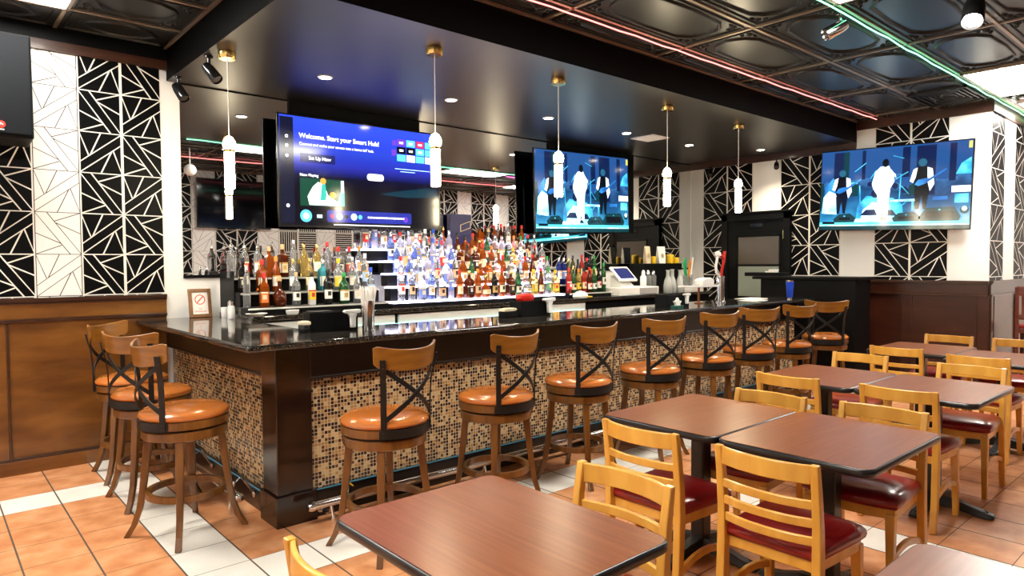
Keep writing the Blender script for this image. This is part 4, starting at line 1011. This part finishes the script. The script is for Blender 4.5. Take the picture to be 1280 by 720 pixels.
mb = MB(); mb.tube([(.01, 0, .28), (.02, 0, .36), (.055, 0, .44), (.05, 0, .48), (.0, 0, .52)], .014, 10); mb.tube([(.055, 0, .44), (.075, 0, .56)], .017, 10); mb.build('red_lever', M['red'], t)
mb = MB(); mb.tube([(-.04, 0, .27), (-.085, 0, .27), (-.09, -.02, .21)], .012, 8); mb.build('spout', M['chrome'], t)
# register
t = thing('cash_drawer', 'white cash drawer under the tablet register', 'cash drawer', (6.93, 5.47, 1.1405))
mb = MB(); mb.box((-.40, -.07, 0), (.40, .34, .10)); mb.build('drawer_case', M['white_plastic'], t, smooth=False, bevel=.006)
mb = MB(); mb.box((.0, -.078, .012), (.36, -.069, .088)); mb.build('drawer_front', mat('grey_drawer_face', (.42, .41, .40), .4), t, smooth=False)
t = thing('tablet_register', 'white tablet register tilted on its stand', 'register', (6.78, 5.55, 1.2412))
mb = MB(); mb.prism([(-.10, 0), (.12, 0), (.11, .15), (.03, .10), (-.06, .035)], -.12, .12, 'X'); mb.build('register_stand', M['white_plastic'], t, smooth=False, bevel=.006)
T_ = Matrix.Translation((0, .0, .165)) @ Matrix.Rotation(math.radians(-46), 4, 'X')
mb = MB(); mb.box((-.175, -.015, -.125), (.175, .012, .125), T=T_); mb.build('tablet_case', M['white_plastic'], t, smooth=False, bevel=.008)
mb = MB(); mb.box((-.14, -.019, -.092), (.14, -.0165, .092), T=T_); mb.build('tablet_screen', emis('tablet_display', (.05, .06, .22), .8), t, smooth=False)
# folded bar towel
t = thing('bar_towel', 'crumpled white bar towel at the end of the glowing shelf', 'towel', (5.86, 5.44, 1.1412))
mb = MB(); mb.lathe([(0, 0), (.085, 0), (.10, .02), (.085, .05), (.05, .075), (0, .085)], 18, sx=1.25, sy=.5); mb.build('towel_folds', M['paper'], t)
mb = MB(); mb.box((.09, -.03, .002), (.18, .03, .016)); mb.build('towel_tail', M['yellow'], t, smooth=False, bevel=.004)
# glass carafes and mixers behind the register
for i, (x, y, h) in enumerate([(7.60, 5.45, .31), (7.74, 5.48, .32), (7.88, 5.45, .31)]):
    t = thing('carafe', OR[i] + ' clear glass carafe on the back bar, counted from the register', 'carafe', (x, y, 1.1405), group='glass carafes past the register')
    mb = MB(); mb.lathe([(0, 0), (.056, 0), (.060, .006), (.060, .10), (.048, .17), (.026, .225), (.024, h - .02), (.034, h), (.031, h), (.021, h - .02), (.023, .225), (.045, .168), (.057, .10), (.056, .008), (0, .008)], 18); mb.build('carafe_glass', mat('carafe_clear_glass', (.86, .90, .88), .12, trans=.55), t)
for i, (x, c) in enumerate([(7.39, 'white'), (7.50, 'silver'), (7.61, 'silver')]):
    t = thing('mixer_bottle', OR[i] + ' store-and-pour bottle between register and carafes', 'bottle', (x, 5.70, 1.1405), group='pour bottles behind the register')
    mb = MB(); mb.lathe([(0, 0), (.040, 0), (.043, .005), (.043, .22), (.022, .25), (0, .25)], 16); mb.build('bottle_body', G['clear'] if c == 'silver' else M['white_plastic'], t)
    mb = MB(); mb.lathe([(.022, .25), (.026, .252), (.024, .29), (.010, .31), (0, .31)], 14); mb.build('bottle_spout', M['chrome'] if i else M['white_plastic'], t)
t = thing('back_bar_rack', 'black drink rack on the back bar behind the carafes', 'rack', (8.02, 5.88, 1.1405))
mb = MB(); mb.box((-.46, -.05, 0), (.46, .20, .40)); mb.build('rack_body', M['black'], t, smooth=False, bevel=.008)
for i, (x, m, h, nm, lb) in enumerate([(7.68, 'beige', .24, 'snack_bag', 'slim beige paper bag upright on the black rack'), (8.00, 'paper', .24, 'snack_bag', 'wide white paper bag with gold emblem on the black rack')]):
    t = thing(nm, lb, 'bag', (x, 5.86, 1.5415)); w = .055 if i == 0 else .085
    mb = MB(); mb.sweep([[(-w * k, -.03 * q, z), (w * k, -.03 * q, z), (w * k, .03 * q, z), (-w * k, .03 * q, z)] for k, q, z in ((.82, 1., 0), (.95, .9, .08), (1.0, .4, .20), (1.05, .12, h))]); mb.build('bag_paper', M[m], t, smooth=False)
    mb = MB(); mb.lathe([(.03, 0), (.034, .001), (0, .0012)], 14, T=Matrix.Translation((0, -.029, .11)) @ Matrix.Rotation(PI / 2 - .12, 4, 'X')); mb.build('bag_emblem', M['gold'], t)
for i, (x, r, h, lb) in enumerate([(7.83, .035, .10, 'small yellow squeeze bottle on the black rack between the bags'), (8.22, .055, .13, 'round yellow tub on the black rack past the bags'), (8.37, .045, .085, 'low yellow tub at the end of the black rack')]):
    t = thing('yellow_tub', lb, 'tub', (x, 5.86, 1.5415))
    mb = MB(); mb.lathe([(0, 0), (r, 0), (r * 1.03, .005), (r, h * .75), (0, h * .75)], 16); mb.build('tub_body', M['yellow'], t)
    mb = MB(); mb.lathe([(r * .9, h * .75), (r * 1.05, h * .77), (r, h * .95), (r * .6, h), (0, h)], 16); mb.build('tub_lid', M['yellow'], t)
# far end of the bar
t = thing('insulated_tumbler', 'bright blue insulated tumbler with steel base at the far bar end', 'tumbler', (7.70, 3.80, ZB))
mb = MB(); mb.lathe([(.030, .02), (.034, .025), (.045, .20), (.045, .205)], 20, cap=False); mb.build('tumbler_coat', M['blue_steel'], t)
mb = MB(); mb.lathe([(0, 0), (.030, 0), (.0305, .022), (.0, .022)], 20); mb.lathe([(.044, .205), (.046, .208), (.046, .225), (.0, .225)], 20); mb.build('steel_rim', M['chrome'], t)
for x, y, rz, lb in ((7.12, 3.95, .1, 'sheaf of papers lying flat near the far bar end'), (7.50, 4.18, -.15, 'second sheaf of papers behind the first at the far bar end')):
    t = thing('paper_sheaf', lb, 'papers', (x, y, ZB), rz)
    for k in range(3):
        mb = MB(); mb.box((-.17, -.11, .0025 * k), (.17, .11, .0025 * k + .0016), T=rotz(.05 * k)); mb.build('paper_sheet', M['paper'], t, smooth=False)

# host stand in front of the far wall
t = thing('host_stand', 'tall black host stand between bar end and far wall', 'stand', (8.35, 3.32, 0))
mb = MB(); mb.box((0, 0, .003), (.45, 1.20, 1.325)); mb.build('stand_body', M['black'], t, smooth=False, bevel=.005)
mb = MB(); mb.box((-.04, -.05, 1.326), (.49, 1.30, 1.362)); mb.build('stand_top', M['black'], t, smooth=False, bevel=.005)
t = thing('menu_tray', 'flat black tray on the raised end of the host stand', 'tray', (8.5, 4.55, 1.363))
mb = MB(); mb.box((-.12, -.28, 0), (.12, .22, .05)); mb.build('tray_body', M['black'], t, smooth=False, bevel=.004)
t = thing('receipt_pad', 'little white receipt pad on the black tray', 'papers', (8.45, 4.42, 1.4135))
mb = MB(); mb.box((-.04, -.07, 0), (.04, .07, .018)); mb.build('pad_pages', M['paper'], t, smooth=False); mb = MB(); mb.box((-.045, -.075, .019), (.045, .02, .04)); mb.build('pad_cover', M['white_plastic'], t, smooth=False)

# ================================================================== bar stools
def arcpts(r, a0, a1, n): return [(r * math.cos(a0 + (a1 - a0) * k / n), r * math.sin(a0 + (a1 - a0) * k / n)) for k in range(n + 1)]
def make_stool():
    t = thing('bar_stool', 'x', 'bar stool', (0, 0, 0))
    mb = MB(); mb.lathe([(0, .688), (.222, .688), (.238, .694), (.243, .706), (.238, .720), (.215, .735), (.15, .744), (.07, .747), (0, .748)], 40); mb.build('seat', M['stool_vinyl'], t)
    mb = MB(); mb.lathe([(0, .640), (.232, .640), (.238, .645), (.238, .684), (.232, .688), (0, .688)], 40); mb.build('seat_ring', M['stool_wood'], t)
    mb = MB(); mb.lathe([(0, .628), (.20, .628), (.20, .640), (0, .640)], 30); mb.build('swivel_plate', M['black_metal'], t)
    mb = MB(); mb.lathe([(0, .575), (.222, .575), (.228, .580), (.228, .622), (.222, .628), (0, .628)], 40); mb.build('apron_ring', M['stool_wood'], t)
    for q in range(4):
        a = PI / 4 + q * PI / 2
        rings = []
        for z, r, w in ((.60, .190, .021), (.45, .206, .020), (.28, .226, .018), (.16, .246, .0165), (.07, .276, .016), (.003, .315, .0165)):
            c = Vector((r * math.cos(a), r * math.sin(a), z)); tx = Vector((-math.sin(a), math.cos(a), 0)); rd = Vector((math.cos(a), math.sin(a), 0))
            rings.append([c + tx * w + rd * w, c + tx * w - rd * w, c - tx * w - rd * w, c - tx * w + rd * w])
        mb = MB(); mb.sweep(rings); mb.build('leg', M['stool_wood'], t, smooth=False, bevel=.004)
    mb = MB(); n = 40
    mb.sweep([[(r * math.cos(2 * PI * k / n), r * math.sin(2 * PI * k / n), z) for r, z in ((.190, .232), (.214, .232), (.214, .268), (.190, .268))] for k in range(n)], closed=True); mb.build('foot_ring', M['stool_wood'], t, ang=50)
    # backrest frame: band around the rear of the rim, two posts, two crossing straps
    A0, A1 = -PI / 2 - .75, -PI / 2 + .75
    def strap(pts, w, up, th=.0035):
        rings = []
        for i, p in enumerate(pts):
            p = Vector(p); out = Vector((p.x, p.y, 0)).normalized()
            tng = (Vector(pts[min(i + 1, len(pts) - 1)]) - Vector(pts[max(i - 1, 0)])).normalized()
            side = tng.cross(out).normalized()
            rings.append([p + side * w + out * th, p - side * w + out * th, p - side * w - out * th, p + side * w - out * th])
        return rings
    mb = MB(); mb.sweep(strap([(x, y, .664) for x, y in arcpts(.2425, A0 - .1, A1 + .1, 16)], .024, 1)); mb.build('rim_band', M['black_metal'], t, ang=50)
    for a in (A0, A1):
        ca, sa = math.cos(a), math.sin(a)
        mb = MB(); mb.sweep(strap([(r * ca, r * sa, z) for r, z in ((.247, .642), (.247, .75), (.250, .85), (.258, .94), (.276, 1.005), (.287, 1.062))], .0155, 1, .004)); p = mb.build('back_post', M['black_metal'], t, smooth=False)
        for z in (.652, .676, 1.015, 1.036):
            mb = MB(); r = .2515 if z < .8 else .2515 + (.0325 if z < 1.03 else .0365)
            mb.lathe([(.005, -.002), (.005, .002), (0, .003)], 8, T=Matrix.Translation((r * ca, r * sa, z)) @ Vector((ca, sa, 0)).to_track_quat('Z', 'Y').to_matrix().to_4x4())
            mb.build('bolt', M['table_edge'], p)
    for s_ in (1, -1):
        pts = []
        for k in range(13):
            f = k / 12; a = (A0 + (A1 - A0) * f) if s_ == 1 else (A1 + (A0 - A1) * f)
            r = .243 + .012 * f + (.004 if s_ == 1 else -.004)
            pts.append((r * math.cos(a), r * math.sin(a), .735 + .275 * f))
        mb = MB(); mb.sweep(strap(pts, .0125, 1, .0028)); mb.build('cross_strap', M['black_metal'], t, ang=50)
    # bentwood panel: wraps around, wings swing forward and out
    rings = []; n = 22; B0, B1 = -PI / 2 - .93, -PI / 2 + .93
    for k in range(n + 1):
        f = k / n; a = B0 + (B1 - B0) * f; e = abs(2 * f - 1)
        r = .252 + .018 * e ** 2; hh = .057 * (1 - .25 * max(0, (e - .92) / .08) ** 2)
        zc = 1.050 + .030 * e ** 2.2
        ca, sa = math.cos(a), math.sin(a)
        rings.append([((r + dr) * ca, (r + dr) * sa, zc + dz) for dr, dz in ((-.008 - .004, -hh), (.006 - .004, -hh), (.008 + .008, hh), (-.006 + .008, hh))])
    mb = MB(); mb.sweep(rings); mb.build('backrest', M['stool_back'], t, ang=45, bevel=.004)
    return t
stool = make_stool()
ST = [  # x, y, facing in degrees (0 = along the bar, 90 = towards it), turn of the base, label
    (1.18, 5.66, -45, 0, 'tan-seated bar stool turned away at the wainscot end of the short bar side'),
    (1.15, 4.95, 33, 3, 'middle bar stool of three on the short bar side'),
    (1.14, 4.18, 5, 21, 'bar stool by itself beside the end of the foot rail on the short bar side'),
    (1.91, 3.24, 101, 8, 'first bar stool past the corner post along the long bar front'),
    (2.75, 3.29, 97, 2, 'second bar stool past the corner post along the long bar front'),
    (3.55, 3.32, 86, 14, 'third bar stool past the corner post along the long bar front'),
    (4.36, 3.30, 78, 10, 'fourth bar stool past the corner post along the long bar front'),
    (5.20, 3.33, 76, 6, 'fifth bar stool past the corner post along the long bar front'),
    (6.0, 3.37, 64, 12, 'sixth bar stool past the corner post along the long bar front'),
    (6.68, 3.33, 72, 6, 'bar stool before the blue tumbler, second from the far bar end'),
    (7.64, 3.36, 28, 10, 'last bar stool at the far bar end, before the black host stand')]
for i, (x, y, fd, lg, lb) in enumerate(ST):
    o = stool if i == 0 else dup(stool, (0, 0, 0), 0)
    o.location = (x, y, .002); o.rotation_euler = (0, 0, math.radians(fd - 90)); o['label'] = lb; o['group'] = 'bar stools'
    for c in kids(o):
        if c.name.split('.')[0] == 'leg': c.rotation_euler = (0, 0, math.radians(lg - (fd - 90)))

# ================================================================== tables
def make_table(name, label, w, d, grain='X', column=True):
    t = thing(name, label, 'table', (0, 0, 0))
    poly_ = rrect(-w / 2, -d / 2, w / 2, d / 2, .055)
    ins = rrect(-w / 2 + .006, -d / 2 + .006, w / 2 - .006, d / 2 - .006, .05)
    mb = MB(); mb.sweep([[(x, y, .722) for x, y in ins], [(x, y, .729) for x, y in poly_], [(x, y, .748) for x, y in poly_], [(x, y, .754) for x, y in ins]]); mb.build('table_edging', M['table_edge'], t, ang=60)
    mb = MB(); mb.prism(rrect(-w / 2 + .008, -d / 2 + .008, w / 2 - .008, d / 2 - .008, .048), .7535, .7555); mb.build('tabletop', M['table_top' if grain == 'X' else 'table_top_y'], t, smooth=False)
    mb = MB(); mb.cbox((0, 0, .38), (.078, .078, .66)); mb.build('column', M['table_edge'], t, smooth=False, bevel=.008)
    mb = MB(); mb.cbox((0, 0, .714), (.30, .30, .014)); mb.build('top_plate', M['cast_iron'], t, smooth=False)
    for q in range(4):
        a = q * PI / 2
        rings = []
        for r, w_, z0_, z1_ in ((.02, .045, .035, .10), (.12, .038, .025, .085), (.22, .032, .012, .055), (.29, .045, .008, .040), (.33, .030, .010, .030)):
            rings.append([(r, w_, z0_), (r, w_ * .7, z1_), (r, -w_ * .7, z1_), (r, -w_, z0_)])
        rings = [[tuple(rotz(a) @ Vector(p)) for p in rg] for rg in rings]
        mb = MB(); mb.sweep(rings); f = mb.build('base_foot', M['cast_iron'], t, ang=40, bevel=.004)
        T_ = rotz(a)
        mb = MB(); mb.lathe([(.022, 0), (.024, .005), (0, .006)], 12, T=T_ @ Matrix.Translation((.29, 0, .003)))
        for k in range(5): mb.lathe([(.010, .038), (.006, .045), (0, .046)], 8, T=T_ @ Matrix.Translation((.272 + .018 * math.cos(k * 1.256), .018 * math.sin(k * 1.256), 0)))
        mb.build('foot_rosette', M['cast_iron'], f)
    return t
tA = make_table('dining_table', 'cherry-topped table at the bar side of the first table pair', .84, .67)
tA.location = (3.10, 2.01, 0); tA['group'] = 'square dining tables'
TB = [(3.10, 1.335, 'cherry-topped table at the aisle side of the first table pair'), (4.76, 2.09, 'dark cherry table at the bar side of the middle table pair'), (4.775, 1.415, 'dark cherry table at the aisle side of the middle table pair'),
      (6.86, 2.14, 'dark cherry table at the bar side of the pair before the far wainscot'), (6.64, 1.465, 'glare-lit cherry table at the aisle side of the pair before the far wainscot')]
for x, y, lb in TB:
    o = dup(tA, (x, y, 0), 0, lb)
t1 = make_table('dining_table', 'single cherry-topped table standing by the bar corner post', .66, .83, 'Y'); t1.location = (1.285, 1.545, 0); t1['group'] = 'square dining tables'
tG = dup(tA, (1.70, .33, 0), 0, 'pale glare-lit tabletop cut off at the lower picture edge')

# ================================================================== ladder-back chairs
def make_chair():
    t = thing('dining_chair', 'x', 'chair', (0, 0, 0))
    # faces +Y; origin on the floor under the seat middle
    hw = .195
    def post(s_):
        rings = []
        for y, z, w, d in ((-.235, .003, .017, .017), (-.212, .20, .018, .019), (-.200, .42, .018, .022), (-.203, .56, .017, .019), (-.218, .70, .016, .017), (-.236, .81, .016, .014)):
            x = s_ * hw
            rings.append([(x - w, y - d, z), (x + w, y - d, z), (x + w, y + d, z), (x - w, y + d, z)])
        mb = MB(); mb.sweep(rings); mb.build('back_leg', M['chair_wood'], t, smooth=False, bevel=.005)
    post(1); post(-1)
    for s_ in (1, -1):
        rings = []
        for y, z, w in ((.178, .003, .0155), (.171, .25, .018), (.165, .41, .021)):
            x = s_ * (.185 + .008 * (1 - z / .41)); rings.append([(x - w, y - w, z), (x + w, y - w, z), (x + w, y + w, z), (x - w, y + w, z)])
        mb = MB(); mb.sweep(rings); mb.build('front_leg', M['chair_wood'], t, smooth=False, bevel=.005)
        mb = MB(); rings = []
        for k in range(7):
            f = k / 6; y = -.208 + .380 * f; z = .185 + .045 * math.sin(PI * f * .9); x = s_ * (.193 - .004 * f)
            rings.append([(x - .010, y, z - .016), (x + .010, y, z - .016), (x + .010, y, z + .016), (x - .010, y, z + .016)])
        mb.sweep(rings); mb.build('side_stretcher', M['chair_wood'], t, ang=40, bevel=.003)
    def slat(z0_, z1_, y, bow, name, crest=0.):
        rings = []; n = 12; x1 = hw - .012
        for k in range(n + 1):
            f = 2 * k / n - 1; x = x1 * f; yy = y - bow * (1 - f * f); c = crest * (1 - f * f); th = .0085
            rings.append([(x, yy - th, z0_ + c * .4), (x, yy + th, z0_ + c * .4), (x, yy + th, z1_ + c), (x, yy - th, z1_ + c)])
        mb = MB(); mb.sweep(rings); mb.build(name, M['chair_wood'], t, ang=50, bevel=.004)
    slat(.735, .806, -.232, .040, 'crest_rail')
    for z in (.655, .585, .515): slat(z - .017, z + .017, -.206 - .11 * max(0, z - .52), .032, 'back_slat')
    # seat rails (bowed front) and cushion
    def outline(r):
        pts = [(-.185 - r, -.190 - r), (.185 + r, -.190 - r), (.205 + r, .10)]
        for k in range(9):
            a = k / 8; pts.append((.205 + r - a * 2 * (.205 + r), .172 + r + .033 * math.sin(PI * a)))
        pts.append((-.205 - r, .10)); return pts
    mb = MB(); mb.prism(outline(-.003), .385, .430); mb.build('seat_frame', M['chair_wood'], t, ang=40, bevel=.004)
    prof = [(.001, .4305), (.012, .437), (.018, .452), (.013, .470), (-.008, .486), (-.05, .496), (-.11, .502)]
    base = outline(0)
    rings = []
    for r, z in prof:
        ring = []
        for x, y in base:
            L_ = math.hypot(x, y); ring.append((x * (1 + r / L_), y * (1 + r / L_), z))
        rings.append(ring)
    mb = MB(); mb.sweep(rings); mb.build('seat_cushion', M['chair_vinyl'], t, ang=60)
    return t
chair = make_chair()
CH = [ # x of the back top, y middle, faces +x (1) or -x (-1)
    (1.845, 1.51, -1, 'ladder-back chair pulled up to the single cherry table'),
    (2.43, 1.90, 1, 'ladder-back chair at the bar-side table of the first pair, its back towards the single table'),
    (2.42, 1.29, 1, 'ladder-back chair at the aisle-side table of the first pair, its back towards the single table'),
    (3.605, 1.89, -1, 'ladder-back chair at the bar-side table of the first pair, its back towards the middle pair'),
    (3.66, 1.315, -1, 'ladder-back chair at the aisle-side table of the first pair, its back towards the middle pair'),
    (4.24, 2.11, 1, 'ladder-back chair at the bar-side table of the middle pair, its back towards the first pair'),
    (4.27, 1.455, 1, 'ladder-back chair at the aisle-side table of the middle pair, its back towards the first pair'),
    (5.64, 2.20, -1, 'ladder-back chair at the bar-side table of the middle pair, its back towards the far pair'),
    (5.56, 1.42, -1, 'ladder-back chair at the aisle-side table of the middle pair, its back towards the far pair'),
    (6.30, 2.165, 1, 'ladder-back chair at the bar-side table of the far pair, its back towards the middle pair'),
    (6.13, 1.525, 1, 'ladder-back chair at the aisle-side table of the far pair, its back towards the middle pair'),
    (7.66, 2.15, -1, 'ladder-back chair between the far table pair and the wainscot, on the bar side'),
    (7.68, 1.58, -1, 'ladder-back chair between the far table pair and the high slatted chair'),
    (.735, 1.56, 1, 'ladder-back chair at the single table of which only one back post shows')]
for i, (x, y, s_, lb) in enumerate(CH):
    o = chair if i == 0 else dup(chair, (0, 0, 0), 0)
    o.location = (x + s_ * .236, y, .003); o.rotation_euler = (0, 0, -PI / 2 * s_); o['label'] = lb; o['group'] = 'ladder-back dining chairs'

# high slatted chair in the recess
t = thing('high_chair', 'tall dark cherry slat-back bar chair in the recess by the wainscot corner', 'chair', (9.85, 1.82, 0), -PI / 2 + .1)
for s_ in (1, -1):
    mb = MB(); mb.sweep([[(s_ * .21 + a, y + b, z) for a, b in ((-.02, -.02), (.02, -.02), (.02, .02), (-.02, .02))] for y, z in ((-.23, .003), (-.21, .75), (-.25, 1.24))]); mb.build('back_leg', M['high_chair_wood'], t, smooth=False, bevel=.004)
    mb = MB(); mb.box((s_ * .20 - .02, .18, .003), (s_ * .20 + .02, .22, .74)); mb.build('front_leg', M['high_chair_wood'], t, smooth=False, bevel=.004)
    mb = MB(); mb.box((s_ * .20 - .012, -.20, .30), (s_ * .20 + .012, .19, .335)); mb.build('stretcher', M['high_chair_wood'], t, smooth=False)
mb = MB(); mb.box((-.20, .185, .28), (.20, .212, .315)); mb.build('foot_bar', M['high_chair_wood'], t, smooth=False)
mb = MB(); mb.box((-.215, -.262, 1.14), (.215, -.235, 1.25)); mb.build('crest_rail', M['high_chair_wood'], t, smooth=False, bevel=.006)
mb = MB(); mb.box((-.21, -.235, .86), (.21, -.212, .92)); mb.build('lower_rail', M['high_chair_wood'], t, smooth=False, bevel=.004)
for k in range(5):
    x = -.15 + .075 * k
    mb = MB(); mb.sweep([[(x - .018, -.232, .91), (x + .018, -.232, .91), (x + .018, -.216, .91), (x - .018, -.216, .91)], [(x - .018, -.256, 1.15), (x + .018, -.256, 1.15), (x + .018, -.240, 1.15), (x - .018, -.240, 1.15)]]); mb.build('back_slat', M['high_chair_wood'], t, smooth=False)
mb = MB(); mb.box((-.22, -.21, .70), (.22, .22, .755)); mb.build('seat', M['high_chair_wood'], t, smooth=False, bevel=.006)
mb = MB(); mb.prism(rrect(-.21, -.20, .21, .215, .04), .756, .80); mb.build('seat_cushion', M['chair_vinyl'], t, bevel=.015)

# ================================================================== light, camera, look
def area(name, loc, size, e, col=(1, .95, .87), rot=(0, 0, 0)):
    l = bpy.data.lights.new(name, 'AREA'); l.shape = 'RECTANGLE'; l.size, l.size_y = size; l.energy = e; l.color = col
    o = bpy.data.objects.new(name, l); COL.objects.link(o); o.location = loc; o.rotation_euler = rot
    return o
w = bpy.data.worlds.new('room_air'); sc.world = w; w.use_nodes = True
w.node_tree.nodes['Background'].inputs['Color'].default_value = (1, .9, .78, 1); w.node_tree.nodes['Background'].inputs['Strength'].default_value = .02

cam = bpy.data.cameras.new('camera'); cam.sensor_width = 36; cam.lens = 843.5 / 1280 * 36; cam.clip_start = .02
co = bpy.data.objects.new('camera', cam); COL.objects.link(co)
yaw, pit, rol = math.radians(41.337), math.radians(-2.0607), math.radians(.375)
fw = Vector((math.sin(yaw) * math.cos(pit), math.cos(yaw) * math.cos(pit), math.sin(pit)))
r0 = fw.cross(Vector((0, 0, 1))).normalized(); d0 = fw.cross(r0)
rr = r0 * math.cos(rol) + d0 * math.sin(rol); dd = -r0 * math.sin(rol) + d0 * math.cos(rol)
mtx = Matrix((rr, -dd, -fw)).transposed().to_4x4(); mtx.translation = (0, 0, 1.55)
co.matrix_world = mtx
sc.camera = co
sc.view_settings.view_transform = 'Standard'; sc.view_settings.look = 'None'; sc.view_settings.gamma = 1; sc.view_settings.use_curve_mapping = False
sc.view_settings.exposure = 1.5
sc.cycles.max_bounces = 10; sc.cycles.transmission_bounces = 8; sc.cycles.glossy_bounces = 5; sc.cycles.diffuse_bounces = 4
sc.cycles.sample_clamp_indirect = 6; sc.cycles.caustics_reflective = False; sc.cycles.caustics_refractive = False
sc.cycles.use_denoising = True
